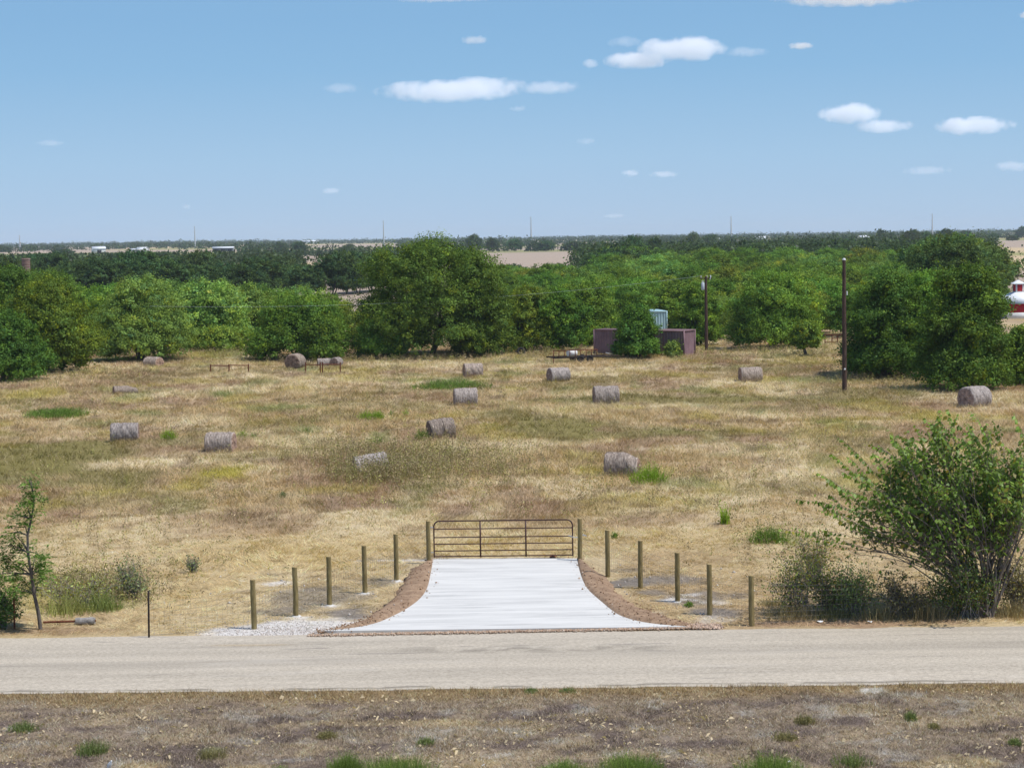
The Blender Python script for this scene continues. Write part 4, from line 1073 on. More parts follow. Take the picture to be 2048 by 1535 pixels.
# thin brown weeds in drifts: nobody could count them
def tall_weeds():
    r = np.random.default_rng(44); mb = MB(); P_ = []
    for (px, py, sx, sy, n) in [(900, 870, 520, 70, 700), (640, 722, 130, 3, 420 - 1), (880, 720, 110, 2.5, 300), (1080, 708, 60, 3, 200), (1540, 708, 90, 5, 360), (1760, 752, 70, 6, 260), (450, 708, 80, 5, 300), (150, 752, 90, 6, 260), (762, 961, 42, 4, 420), (840, 935, 75, 24, 1300), (160, 1180, 70, 16, 500), (250, 1190, 40, 14, 160), (700, 930, 50, 18, 420), (960, 935, 80, 20, 420), (900, 800, 160, 40, 260), (600, 850, 160, 40, 260), (1560, 1090, 60, 40, 160), (1700, 770, 120, 25, 320), (150, 810, 120, 15, 120), (1650, 870, 80, 30, 200), (1300, 960, 200, 30, 300),
                                 (400, 900, 300, 60, 380), (230, 1150, 120, 40, 260), (700, 1000, 300, 40, 300), (1500, 1010, 250, 50, 300), (200, 1040, 250, 50, 260), (1560, 715, 120, 14, 240), (100, 770, 80, 15, 150)]:
        for k in range(n):
            q = P(r.normal(px, sx), r.normal(py, sy)); P_.append((q.x, q.y, 1.75 if n == 420 else 1.0))
    P_ = np.array(P_); x, y, hm_ = P_.T; k = (y > road_far(x) + 3) & ~in_drive(x, y); x, y, hm_ = x[k], y[k], hm_[k]; n = len(x)
    z = terrain(x, y); h = .30 + .42 * r.random(n); h *= np.where(y < 76, .5, 1) * hm_
    cc = np.array((.36, .28, .17)) * np.exp(r.normal(0, .25, (n, 1))); g = r.random(n) < .4; cc[g] = np.array((.30, .29, .10)) * np.exp(r.normal(0, .25, (g.sum(), 1)))
    b = np.stack([x, y, z], 1); lean = r.normal(0, .16, (n, 2)); blades(mb, b, h, lean, .014 + .00008 * y, cc, r)
    m = 14; ki = np.repeat(np.arange(n), m); f = .25 + .8 * r.random(n * m)[:, None]
    pos = b[ki] + np.c_[lean[ki], h[ki]] * f + r.normal(0, .09, (n * m, 3)); L = (.05 + .05 * r.random(n * m)) * (1 + .004 * (y[ki] - 60))
    leaves(mb, pos, rdir(r, n * m), rdir(r, n * m), L, L * .4, cc[ki] * np.exp(r.normal(0, .25, (n * m, 1))))
    return mb
tag(tall_weeds().build('dry_weeds', M['blade']), None, None, kind='stuff')

# ------------------------------------------------------------------ hay bales
def hay_mat():
    m, t, b = newmat('weathered_hay')
    a = N(t, 'ShaderNodeAttribute', attribute_name='Col'); tc = N(t, 'ShaderNodeTexCoord')
    mp = N(t, 'ShaderNodeMapping'); mp.inputs['Scale'].default_value = (9, 2.2, 2.2); t.links.new(tc.outputs['Object'], mp.inputs['Vector'])
    nz = N(t, 'ShaderNodeTexNoise'); nz.inputs['Scale'].default_value = 2.2; nz.inputs['Detail'].default_value = 8; nz.inputs['Roughness'].default_value = .7
    t.links.new(mp.outputs[0], nz.inputs['Vector'])
    cr = N(t, 'ShaderNodeValToRGB'); cr.color_ramp.elements[0].position = .33; cr.color_ramp.elements[0].color = (.16, .13, .115, 1)
    cr.color_ramp.elements[1].position = .66; cr.color_ramp.elements[1].color = (.58, .50, .445, 1)
    t.links.new(nz.outputs['Fac'], cr.inputs['Fac'])
    mx = N(t, 'ShaderNodeMix', data_type='RGBA', blend_type='MULTIPLY'); mx.inputs['Factor'].default_value = 1
    t.links.new(cr.outputs[0], mx.inputs['A']); t.links.new(a.outputs['Color'], mx.inputs['B']); t.links.new(mx.outputs['Result'], b.inputs['Base Color'])
    b.inputs['Roughness'].default_value = 1; b.inputs['Specular IOR Level'].default_value = .05
    bp = N(t, 'ShaderNodeBump'); bp.inputs['Distance'].default_value = .07; t.links.new(nz.outputs['Fac'], bp.inputs['Height']); t.links.new(bp.outputs['Normal'], b.inputs['Normal'])
    return m
M['hay'] = hay_mat()
def bale(label, px, by, L, D, yaw, seed, tilt=0.0, squash=1.0, slump=0.0, strap=False, sink=.10):
    p = G0(px, by); r = np.random.default_rng(seed)
    p.y += D * .35
    q = at(px, by, p.y); p.x = q.x; p.z = T1(p.x, p.y)
    t = thing('hay_bale', label, 'hay bale', p, yaw, 'round hay bales in the field')
    mb = MB(); n = 48; R = D / 2
    xs = [(-.5, 0), (-.5, .35), (-.5, .7), (-.497, .9), (-.485, .97)] + [(f, 1) for f in np.linspace(-.46, .46, 25)] + [(.485, .97), (.497, .9), (.5, .7), (.5, .35), (.5, 0)]
    th = np.arange(n) * 2 * math.pi / n; V = []; Cl = []
    for i, (fx, fr) in enumerate(xs):
        ring = 1 + (vn(np.cos(th) * 2.2 + 5, np.sin(th) * 2.2 + fx * 9 + seed, seed) - .5) * .09 + .014 * math.sin(fx * 62 + seed)
        rr = R * fr * ring
        z = np.sin(th) * rr; y = np.cos(th) * rr
        z = np.where(z < -R * .82, -R * .82 + (z + R * .82) * .2, z) * squash
        x = np.full(n, fx * L) + (0.02 * np.sin(th * 9 + fr * 21) if fr < .95 else 0)
        if slump: z = z - slump * sst(.05, .5, fx) * (z + R * squash) * .55; x = x + slump * sst(.1, .5, fx) * (R - z) * .25
        V.append(np.stack([x, y, z + R * squash * .86 - sink], 1))
        end = abs(fx) > .486
        c = np.array((.80, .66, .60)) if end else np.array((1, 1, 1)) * (1 + .12 * math.sin(fx * 62 + seed * 1.7) + r.normal(0, .05))
        if end and fr in (.35, .9): c = c * 1.25
        Cl.append(np.tile(c, (n, 1)))
    V = np.concatenate(V); k = len(xs); i = np.arange(k - 1)[:, None] * n; j = np.arange(n)[None]; j2 = (j + 1) % n
    mb.add(V, np.stack([i + j, i + n + j, i + n + j2, i + j2], -1).reshape(-1, 4), np.concatenate(Cl))
    # loose stalks
    m = 900; kk = r.integers(5 * n, (k - 5) * n, m); b = V[kk]; cnt = np.array((0, 0, R * squash * .86 - sink)); d = b - cnt; d[:, 0] = 0; d /= np.linalg.norm(d, axis=1)[:, None] + 1e-6
    e = b + d * .03 + np.cross(d, (1, 0, 0)) * (r.normal(0, .09, m))[:, None] + np.c_[r.normal(0, .05, m), np.zeros((m, 2))]
    sdv = np.c_[np.full(m, .012), np.zeros((m, 2))]
    mb.add(np.stack([b - sdv, b + sdv, e], 1).reshape(-1, 3), np.arange(3 * m).reshape(-1, 3), np.repeat(np.array((1.25, 1.2, 1.15)) * (.4 + .9 * r.random((m, 1))), 3, 0))
    tn = np.array((1, .97, .93)) ** r.uniform(-1, 2) * r.uniform(.82, 1.18); mb.Cc = [q_ * tn for q_ in mb.Cc]
    body = mb.build('hay_roll', M['hay'], t, smooth=True); body.rotation_euler = (0, tilt, 0)
    if strap:
        sb = MB(); th2 = np.linspace(0, 2 * math.pi, 41); sb.tube(np.stack([np.full(41, .03), np.cos(th2) * R * 1.03, np.sin(th2) * R * 1.03 * squash + R * squash * .86 - sink], 1), .022, 5, caps=False)
        s_ = sb.build('twine', M['dark_steel'], t); s_.rotation_euler = (0, tilt, 0)
    # weeds and litter round the foot
    return t
bale('small bale at far left in front of the wide multi-stemmed tree', 307, 733, 1.55, 1.25, -.55, 1, squash=.85)
bale('large round bale seen end on, left of the four-post pipe brace', 591, 737, 1.5, 1.5, 1.25, 2)
bale('small end-on bale behind the right end of the four-post pipe brace', 673, 733, 1.0, .95, 1.2, 3)
bale('low brown broken bale behind the middle posts of the four-post pipe brace', 648, 733, 1.2, .85, .2, 17)
bale('collapsed low bale sunk in grass below the small far left bale', 250, 787, 1.75, 1.0, .35, 4, squash=.72, slump=.5)
bale('pale bale with torn left end in the left of the field', 250, 881, 1.6, 1.25, .12, 5, slump=0, squash=.97)
bale('pale striped bale right of the bale with the torn end', 442, 907, 1.52, 1.22, -.12, 6)
bale('broken bale half hidden by brown weeds in the middle of the field', 744, 948, 1.6, 1.2, .25, 7, tilt=-.13, squash=1.0, slump=-.0, sink=.18)
bale('tilted bale with a dark twine round its middle', 884, 876, 1.45, 1.28, .30, 8, tilt=-.10, strap=True)
bale('upright grey bale above the tilted bale', 931, 809, 1.6, 1.36, .12, 9)
bale('bale nearest the huge dark tree, topmost in the middle', 946, 752, 1.55, 1.28, .22, 10)
bale('low grey bale with dark left end below the rusty trailer', 1117, 764, 1.62, 1.22, .42, 11)
bale('dark grey upright bale in the right half of the field, below the container', 1212, 806, 1.72, 1.38, .10, 12)
bale('slumped bale beside the bright green weed clump', 1244, 953, 1.55, 1.30, -.22, 13, slump=.38)
bale('grassy bale left of the tall bare utility pole', 1501, 761, 1.7, 1.32, .12, 14)
bale('large bale with its end turned to the left, at the right by the large trees', 1949, 819, 1.75, 1.48, .62, 15)

# ------------------------------------------------------------------ fence posts, wire, gate
LP = [(508, 1257, 1158), (592, 1232, 1133), (659.5, 1210.5, 1112), (730, 1186, 1090), (793, 1161, 1067)]
RP = [(1216, 1153, 1059), (1281, 1176, 1080), (1355, 1203, 1104), (1419.5, 1229, 1127), (1503.5, 1251, 1150)]
ordn = ['nearest the road', 'second from the road', 'third from the road', 'fourth from the road', 'nearest the gate post']
def post(px, by, ty, label, name='fence_post', r0=.078, group='round wooden fence posts', seed=0, lean=(0, 0)):
    p = G0(px, by); h = at(px, ty, p.y).z - p.z
    t = thing(name, label, 'post', p, random.Random(seed).random() * 6, group)
    rr = np.random.default_rng(seed); k = 9
    zs = np.linspace(-.3, h - .012, k); pts = np.c_[np.cumsum(rr.normal(0, .003, k)), np.cumsum(rr.normal(0, .003, k)), zs]
    rad = r0 * (1.06 - .08 * np.linspace(0, 1, k)) * (1 + rr.normal(0, .012, k)); rad = np.r_[rad]
    MB().tube(pts, rad, 16).build('shaft', M['post'], t, smooth=False)
    c = pts[-1]; MB().tube([c + (0, 0, .001), c + (0, 0, .008), c + (0, 0, .014)], [rad[-1] * .97, rad[-1] * .96, rad[-1] * .80], 16).build('cut_top', M['post_top'], t)
    # footing of concrete that spills round the post
    if seed in (21, 22, 23, 24, 32):
        a = np.linspace(0, 2 * math.pi, 22, endpoint=False); R1 = .12 + .10 * rr.random(22)
        V = [(0, 0, .035)] + [(math.cos(q) * w_ * .7, math.sin(q) * w_ * .7, .03) for q, w_ in zip(a, R1)] + [(math.cos(q) * w_, math.sin(q) * w_, -.03) for q, w_ in zip(a, R1)]
        F3 = [(0, 1 + k_, 1 + (k_ + 1) % 22) for k_ in range(22)]; F4 = [(1 + k_, 23 + k_, 23 + (k_ + 1) % 22, 1 + (k_ + 1) % 22) for k_ in range(22)]
        f = MB(); f.add(V, F3); f.F.append(np.array(F4)); f.M.append(np.zeros(22, np.int32)); f.build('footing', M['footing'], t, smooth=True)
    return p, h
M['old_concrete'] = noise_mat('old_concrete', (.20, .185, .175), (.40, .375, .35), 9, .95)
M['footing'] = noise_mat('spilt_concrete', (.48, .47, .45), (.66, .65, .63), 6, .95)
lp = [post(*a, f'wooden post left of the driveway, {ordn[i]}', seed=20 + i) for i, a in enumerate(LP)]
rp = [post(*a, f'wooden post right of the driveway, {ordn[4 - i]}', seed=30 + i) for i, a in enumerate(RP)]
gl = post(857.5, 1127, 1041, 'wooden gate post at the left, hinge end of the gate', 'gate_post', seed=41, group='wooden gate posts')
gr = post(1160, 1124, 1036, 'wooden gate post at the right, chained end of the gate', 'gate_post', seed=42, group='wooden gate posts')

def wire_run(name, label, posts, group):
    t = thing(name, label, 'wire fence', posts[0][0], 0, group); O = np.array(posts[0][0])
    hz, vt = MB(), MB()
    for (a, ha), (b, hb) in zip(posts[:-1], posts[1:]):
        a, b = np.array(a), np.array(b)
        for k in range(8):
            f = .04 + .12 * k; pa = a + (0, 0, .02 + f * 1.15 * ha / 1.3); pb = b + (0, 0, .02 + f * 1.15 * hb / 1.3)
            hz.tube([pa - O, (pa + pb) / 2 - O + (0, 0, -.006), pb - O], .003, 3, caps=False)
        n = int(np.linalg.norm(b - a) / .15)
        for k in range(1, n):
            f = k / n; q = a * (1 - f) + b * f - O; vt.tube([q + (0, 0, .05), q + (0, 0, .5), q + (0, 0, 1.04)], .002, 3, caps=False)
    hz.build('line_wires', M['wire'], t); vt.build('stay_wires', M['wire'], t)
ts = G0(298, 1274)
wire_run('wire_fence', 'thin woven wire fence strung on the posts left of the driveway', [(ts, 1.2)] + lp + [gl], 'woven wire fences beside the driveway')
wire_run('wire_fence', 'thin woven wire fence strung on the posts right of the driveway', [gr] + rp + [(G0(1918, 1228), 1.2)], 'woven wire fences beside the driveway')

def gate():
    a = np.array(P(868.5, 1121)); b = np.array(P(1146, 1118)); W = np.linalg.norm((b - a)[:2]); rz = math.atan2(b[1] - a[1], b[0] - a[0])
    s = FPX / a[1]; t = thing('gate', 'brown tubular steel farm gate with six rails across the driveway', 'gate', (a[0], a[1] + .12, .10), rz)
    H = 74 / s; rr = .026; fr = MB(); c = .20
    arc = lambda x, z, a0, a1: [(x + c * math.cos(q), 0, z + c * math.sin(q)) for q in np.linspace(a0, a1, 7)]
    pts = [(0, 0, .0)] + arc(c, H - c, math.pi, math.pi / 2) + arc(W - c, H - c, math.pi / 2, 0) + [(W, 0, .0)]
    fr.tube(pts, rr, 10); fr.build('frame', M['gate'], t, smooth=True)
    for zf in (.013, .165, .35, .535, .765):
        MB().tube([(.02, 0, .02 + zf * H), (W / 2, 0, .02 + zf * H), (W - .02, 0, .02 + zf * H)], .020, 8).build('rail', M['gate'], t, smooth=True)
    for f in (.335, .663): MB().box((W * f - .028, -.034, .0), (W * f + .028, .034, H - .022)).build('stay', M['gate'], t)
    for z in (.18, H - .22): MB().tube([(-.13, 0, z), (-.06, -.01, z), (0, 0, z)], .016, 8).build('hinge', M['steel'], t, smooth=True)
    ch = MB(); n = 16
    for k in range(n):
        f = k / (n - 1); x = W - .12 + .50 * f; z = H * .57 - .07 * math.sin(f * 3.1) + .02 * f; y = -.06 - .06 * math.sin(f * 3.14)
        th = np.linspace(0, 6.283, 9)
        ring = np.stack([x + .028 * np.cos(th), y + (.016 * np.sin(th) if k % 2 else 0 * th), z + (.016 * np.sin(th) if k % 2 == 0 else 0 * th)], 1)
        ch.tube(ring, .007, 5, caps=False)
    for k in range(5):
        x = W + .38 + .025 * k; th = np.linspace(0, 6.283, 9); ch.tube(np.stack([x + .026 * np.cos(th), -.05 + 0 * th, H * .57 + .02 - .01 * k + .016 * np.sin(th)], 1), .007, 5, caps=False)
    ch.build('chain', M['steel'], t)
gate()
# clod resting on the slab end under the gate
o = MB(); r = np.random.default_rng(3); rocks(o, np.array([[0, 0, .05], [.07, .02, .03], [-.08, .01, .03]]), np.array([.09, .06, .05]), np.array([(.32, .14, .09)] * 3), 4)
q = P(1106, 1115); b = o.build('soil_lump', M['stone']); b.location = (q.x, q.y, .0); tag(b, 'reddish lump of earth under the right part of the gate', 'earth lump')

def stake(px, by, ty, label, mat):
    p = G0(px, by); h = at(px, ty, p.y).z - p.z; mb = MB()
    mb.box((-.028, -.004, -.2), (.028, .004, h)); mb.box((-.004, -.034, -.2), (.004, -.004, h - .003))
    for k in range(int(h / .06)): mb.box((-.006, .004, .06 * k), (.006, .013, .06 * k + .022))
    o = mb.build('steel_stake', mat); o.location = p; o.rotation_euler = (.01, .015, .35); tag(o, label, 'stake', 'steel T stakes')
stake(29, 1258, 1182, 'rusty red steel stake at the far left beside the thin tree', M['rust'])
stake(298, 1275, 1180, 'thin black steel stake at the road edge left of the posts', M['dark_steel'])
stake(1918, 1232, 1150, 'rusty steel stake standing under the tall roadside shrub', M['rust'])

def pulled_post():
    p = G0(150, 1249); t = thing('pulled_post', 'rusty pipe with its concrete footing lying in grass by the left roadside', 'pipe post', p, .02)
    MB().tube([(-.95, .05, .09), (-.4, .02, .10), (.62, 0, .12)], .033, 8).build('pipe', M['rust'], t, smooth=True)
    r = np.random.default_rng(2); n = 18; m = 9; xs = np.linspace(.02, .60, m); mb = MB(); th = np.arange(n) * 6.283 / n; V = []
    for k, x in enumerate(xs):
        rad = (.105 if 0 < k < m - 1 else .09) * (1 + r.normal(0, .07, n)); V.append(np.stack([np.full(n, x) + r.normal(0, .008, n), np.cos(th) * rad, np.sin(th) * rad + .11], 1))
    V = np.concatenate(V); i = np.arange(m - 1)[:, None] * n; j = np.arange(n)[None]
    mb.add(V, np.stack([i + j, i + (j + 1) % n, i + n + (j + 1) % n, i + n + j], -1).reshape(-1, 4))
    mb.add(np.vstack([V[:n], [(.02, 0, .11)]]), [(k, (k + 1) % n, n) for k in range(n)]); mb.add(np.vstack([V[-n:], [(.60, 0, .11)]]), [(k, (k + 1) % n, n) for k in range(n)])
    mb.build('concrete_plug', M['old_concrete'], t)
pulled_post()
# bottle and scraps on the verge
def cup(px, by, label):
    p = G0(px, by); mb = MB(); mb.tube([(0, 0, 0), (0, 0, .06), (.02, 0, .12), (.03, 0, .16), (.035, 0, .19)], [.045, .045, .04, .02, .018], 12)
    o = mb.build('plastic_bottle', M['white']); o.location = p; o.rotation_euler = (.3, .25, 0); tag(o, label, 'bottle')
cup(217, 1524, 'crumpled white plastic bottle lying on the verge at lower left')
def scrap(px, py, s_, label, seed):
    r = np.random.default_rng(seed); p = G0(px, py); a = np.linspace(0, 6.28, 9)[:-1]; n = 8
    V = [(0, 0, .05 * s_ / .1)] + [(math.cos(q) * s_ * r.uniform(.6, 1), math.sin(q) * s_ * r.uniform(.4, .9), .03 + r.uniform(0, .05)) for q in a]
    mb = MB(); mb.add(V, [(0, 1 + k, 1 + (k + 1) % n) for k in range(n)]); o = mb.build('paper_scrap', M['white']); o.location = p; tag(o, label, 'litter', 'white litter on the ground')
scrap(1580, 1519, .07, 'white paper scrap on green grass at the bottom right', 1); scrap(965, 1523, .07, 'white paper scrap on straw at the bottom middle', 2)
scrap(1640, 1245, .12, 'white scrap under the low shrubs at the right roadside', 3); scrap(1738, 1246, .10, 'bluish white scrap under the tall roadside shrub', 4)

# ------------------------------------------------------------------ utility poles and wire
def util_pole(px, by, ty, label, seed):
    p = G0(px, by); h = at(px, ty, p.y).z - p.z; t = thing('utility_pole', label, 'utility pole', p)
    rr = np.random.default_rng(seed); MB().tube([(0, 0, -.5), (0, 0, h * .35), (-.01, 0, h * .7), (0, 0, h)], [.175, .16, .14, .115], 14).build('shaft', M['creosote'], t, smooth=True)
    return t, p, h
tA, pA, hA = util_pole(1689, 783, 520, 'tall bare brown utility pole with a white cap, no wires', 1)
MB().tube([(0, 0, hA), (0, 0, hA + .06), (0, 0, hA + .14)], [.135, .13, .07], 12).build('cap', M['white'], tA, smooth=True)
MB().box((-.06, -.17, 1.55), (.06, -.155, 1.68)).build('tag_plate', M['white'], tA)
MB().tube([(.19, -.05, hA * .735), (.19, -.05, hA * .765)], .05, 8).build('insulator', M['white'], tA)
tB, pB, hB = util_pole(1413, 701, 552, 'shorter utility pole carrying a pale transformer can', 2)
tr = MB(); tr.tube([(-.30, 0, hB - 1.35), (-.30, 0, hB - 1.30), (-.30, 0, hB - .68), (-.30, 0, hB - .62)], [.14, .17, .17, .11], 16); M['can'] = noise_mat('transformer_paint', (.48, .53, .58), (.60, .64, .68), 3, .45)
trn = tr.build('transformer', M['can'], tB, smooth=False)
for dx in (-.07, .07): MB().tube([(-.30 + dx, -.05, hB - .63), (-.30 + dx, -.05, hB - .43)], .035, 8).build('bushing', M['white'], trn)
ar = MB(); ar.box((-.55, -.06, hB - .26), (.55, -.14 + .28, hB - .16)); ar.build('crossarm', M['creosote'], tB)
for dx in (-.48, 0.1, .48): MB().tube([(dx, 0, hB - .16), (dx, 0, hB - .02), (dx, 0, hB + .06)], [.03, .05, .035], 8).build('insulator', M['white'], tB)
MB().tube([(.38, -.1, hB - .35), (.46, -.1, hB - .1), (.40, -.1, hB + .1)], .035, 8).build('cutout', M['white'], tB)
def wire(a, b, sag, label, rad):
    a = np.array(a); b = np.array(b); t = np.linspace(0, 1, 30)[:, None]; pts = a * (1 - t) + b * t; pts[:, 2] -= (4 * t * (1 - t))[:, 0] * sag
    o = MB(); o.tube(pts - a, rad, 5); q = o.build('overhead_wire', M['can']); q.location = a; tag(q, label, 'wire')
eA = at(300, 612, 186)
wire((pB.x - .48, pB.y, pB.z + hB + .03), eA, 1.0, 'thin overhead wire crossing in front of the huge dark tree', .006)

# ------------------------------------------------------------------ containers, trailer, scrap, pipe braces
def corrugate(mb, p0, p1, z0, z1, depth=.07, pitch=.30):
    """a trapezoid-profile steel wall from p0 to p1, outward normal to the right of travel"""
    p0, p1 = np.array(p0, float), np.array(p1, float); L = np.linalg.norm(p1 - p0); d = (p1 - p0) / L; n = np.array((d[1], -d[0]))
    k = int(round(L / pitch)); pr = []
    for i in range(k):
        for f, e in ((0, 0), (.30, 0), (.5, -1), (.80, -1)): pr.append(((i + f) * L / k, e * depth))
    pr.append((L, 0)); pr = np.array(pr); xy = p0[None] + d[None] * pr[:, :1] + n[None] * pr[:, 1:2]; m = len(pr)
    V = np.vstack([np.c_[xy, np.full(m, z0)], np.c_[xy, np.full(m, z1)]]); mb.add(V, [(q, q + 1, m + q + 1, m + q) for q in range(m - 1)])
def container(label, loc, rz, L, mat, name='shipping_container', Wc=2.44, Hc=2.59):
    t = thing(name, label, 'shipping container', loc, rz, 'old shipping containers'); a, b = -L, 0
    w_ = MB(); e = .05
    corrugate(w_, (a + .1, e), (b - .1, e), .16, Hc - .12); corrugate(w_, (b - .1, Wc - e), (a + .1, Wc - e), .16, Hc - .12)
    corrugate(w_, (b - e, .1), (b - e, Wc - .1), .16, Hc - .12); w_.build('walls', mat, t)
    rf = MB(); rf.box((a + .02, .02, Hc - .05), (b - .02, Wc - .02, Hc - .02))
    for k in range(int(L / .6)): rf.box((a + .3 + .6 * k, .15, Hc - .018), (a + .55 + .6 * k, Wc - .15, Hc - .002))
    rf.build('roof', mat, t)
    f = MB()
    for x in (a, b - .12):
        for y in (0, Wc - .12): f.box((x, y, 0), (x + .12, y + .12, Hc))
    for y in (0, Wc - .08):
        f.box((a + .12, y, 0), (b - .12, y + .08, .16)); f.box((a + .12, y, Hc - .12), (b - .12, y + .08, Hc - .003))
    for x in (a, b - .08): f.box((x, .12, 0), (x + .08, Wc - .12, .15)); f.box((x, .12, Hc - .12), (x + .08, Wc - .12, Hc - .006))
    f.build('frame', mat, t)
    dr_ = MB(); dr_.box((a - .03, .13, .16), (a + .02, Wc / 2 - .01, Hc - .13)); dr_.build('door', mat, t); d2 = MB(); d2.box((a - .03, Wc / 2 + .01, .16), (a + .02, Wc - .13, Hc - .13)); d2.build('door', mat, t)
    for y in (.5, .95, 1.5, 1.95): MB().tube([(a - .06, y, .2), (a - .06, y, Hc - .2)], .018, 6).build('lock_rod', M['steel'], t)
    return t
pc = G0(1369, 714); pc.z -= .12
container('long faded purple shipping container half hidden by a tree', pc, R_(-31), 9.7, M['purple_steel'])
pb_ = G0(1294, 668); container('pale blue shipping container behind the purple one', (pb_.x, pb_.y, pb_.z), R_(-84), 6.06, M['blue_steel'])

def trailer():
    p = G0(1106, 727); t = thing('trailer', 'rusty low trailer frame with slatted side before the purple container', 'trailer', p, R_(17))
    L, Wd = 5.6, 1.9; f = MB()
    for y in (0, Wd): f.box((0, y - .05, .45), (L, y + .05, .57))
    for k in range(6): f.box((.1 + k * (L - .3) / 5, .05, .47), (.2 + k * (L - .3) / 5, Wd - .05, .55))
    f.build('chassis', M['dark_steel'], t)
    s_ = MB()
    for k in range(9): s_.box((.02 + k * .52, -.05, .571), (.08 + k * .52, .0, 1.12))
    s_.box((0, -.055, 1.12), (4.3, .01, 1.19)); s_.build('side_rail', M['rust'], t)
    l_ = MB(); l_.box((.0, -.05, .0), (.07, .02, .449)); l_.build('prop_leg', M['rust'], t)
    for x in (2.6, 3.5):
        for y in (-.1, Wd + .1):
            th = np.linspace(0, 6.283, 19); w_ = MB(); w_.tube(np.stack([x + .25 * np.cos(th), y + 0 * th, .33 + .25 * np.sin(th)], 1), .10, 8, caps=False); wh = w_.build('wheel', M['rubber'], t, smooth=True)
            MB().tube([(x, y - .05, .33), (x, y, .33), (x, y + .05, .33)], .17, 12).build('rim', M['dark_steel'], wh)
    tg = MB(); tg.box((L, Wd / 2 - .05, .46), (L + 1.0, Wd / 2 + .05, .56)); tg.build('tongue', M['dark_steel'], t)
    q = thing('drum', 'white drum lying behind the rusty trailer rail', 'drum', p + Vector((1.75, 1.0, .58)), .6)
    d = MB(); d.tube([(-.45, 0, .29), (-.43, 0, .29), (0, 0, .29), (.43, 0, .29), (.45, 0, .29)], [.24, .29, .285, .29, .24], 16); d.build('body', M['white'], q, smooth=False)
    for x in (-.15, .15): 
        h_ = MB(); h_.tube([(x - .02, 0, .29), (x + .02, 0, .29)], .298, 16); h_.build('hoop', M['white'], q)
trailer()
def tin(px, by, s_, label, seed, mat, name='tin_sheet', group='scrap metal by the tree line', h=.5):
    r = np.random.default_rng(seed); p = G0(px, by); n = 13; m = 7; mb = MB()
    X, Y = np.meshgrid(np.linspace(-1, 1, n), np.linspace(-.5, .5, m)); Z = h * (.5 - .5 * X * .9) * (1 - .5 * Y**2) + .05 * np.sin(X * 40) + .1 * (vn(X * 2 + seed, Y * 2, seed) - .5)
    V = np.stack([X * s_, Y * s_, Z * s_ + .05], -1).reshape(-1, 3); i = (np.arange(m - 1)[:, None] * n + np.arange(n - 1)[None]).ravel()
    mb.add(V, np.stack([i, i + 1, i + n + 1, i + n], 1)); V2 = V - (0, 0, .012); mb.add(V2, np.stack([i, i + n, i + n + 1, i + 1], 1))
    o = mb.build(name, mat); o.location = p; o.rotation_euler = (0, 0, r.uniform(-.3, .3)); tag(o, label, 'scrap metal', group)
tin(1430, 676, .75, 'crumpled bluish tin sheet right of the pole with the transformer', 1, M['steel'], h=1.0)
tin(1466, 687, .6, 'flat grey scrap lying right of the crumpled tin sheet', 2, M['grey_metal'], h=.3)
tin(1222, 712, .5, 'grey bent panel lying behind the trailer tongue', 3, M['steel'], h=.6)
tin(860, 722, .28, 'white scrap at the foot of the huge dark tree', 4, M['white'], h=.8)
tin(784, 720, .30, 'small white scrap left of the scrap by the huge tree', 5, M['white'], h=.4)
tin(1665, 683, .3, 'white scrap by the pipe pen between the poles', 6, M['white'], h=.6)
def tyre(px, by, label):
    p = G0(px, by); th = np.linspace(0, 6.283, 21); mb = MB(); mb.tube(np.stack([.32 * np.cos(th), .15 * np.sin(th), .36 + .3 * np.sin(th)], 1), .12, 8, caps=False)
    o = mb.build('old_tyre', M['rubber'], smooth=True); o.location = p; tag(o, label, 'tyre')
tyre(1042, 711, 'old black tyre standing at the tree line left of the trailer')
def brace(name, label, cols, ty, by, rails, cat='pipe fence', mat='rust', depth=None):
    p = G0(cols[0], by); t = thing(name, label, cat, p, 0, 'rusty pipe braces'); O = np.array(p)
    for k, c in enumerate(cols):
        a = np.array(at(c, by + (k % 2) * .8, p.y)) - O; a[2] = -.2; b = np.array(at(c, ty, p.y)) - O; MB().tube([a, (a + b) / 2, b], .055, 8).build('pipe_post', M[mat], t, smooth=True)
    for (c0, c1, y_) in rails:
        a = np.array(at(c0, y_, p.y)) - O; b = np.array(at(c1, y_ + .5, p.y)) - O; MB().tube([a, (a + b) / 2, b], .04, 8).build('pipe_rail', M[mat], t, smooth=True)
brace('pipe_brace', 'rusty pipe brace of three posts and a top rail, left one', (421, 458, 497), 728, 747, [(421, 458, 730.5), (458, 497, 730)])
brace('pipe_brace', 'rusty pipe brace of four posts in front of the round bales', (611, 640.5, 645, 680.5), 724, 746, [(611, 640.5, 729), (645, 680.5, 728)])
brace('pipe_brace', 'rusty pipe pen between the broad tree and the tall bare pole', (1650, 1664, 1675, 1692), 668, 690, [(1650, 1692, 669), (1650, 1692, 684), (1664, 1675, 676)])
brace('pipe_brace', 'wooden corral posts seen far behind the tall bare pole', (1661, 1673, 1686), 602, 640, [(1661, 1686, 612), (1661, 1686, 626)])

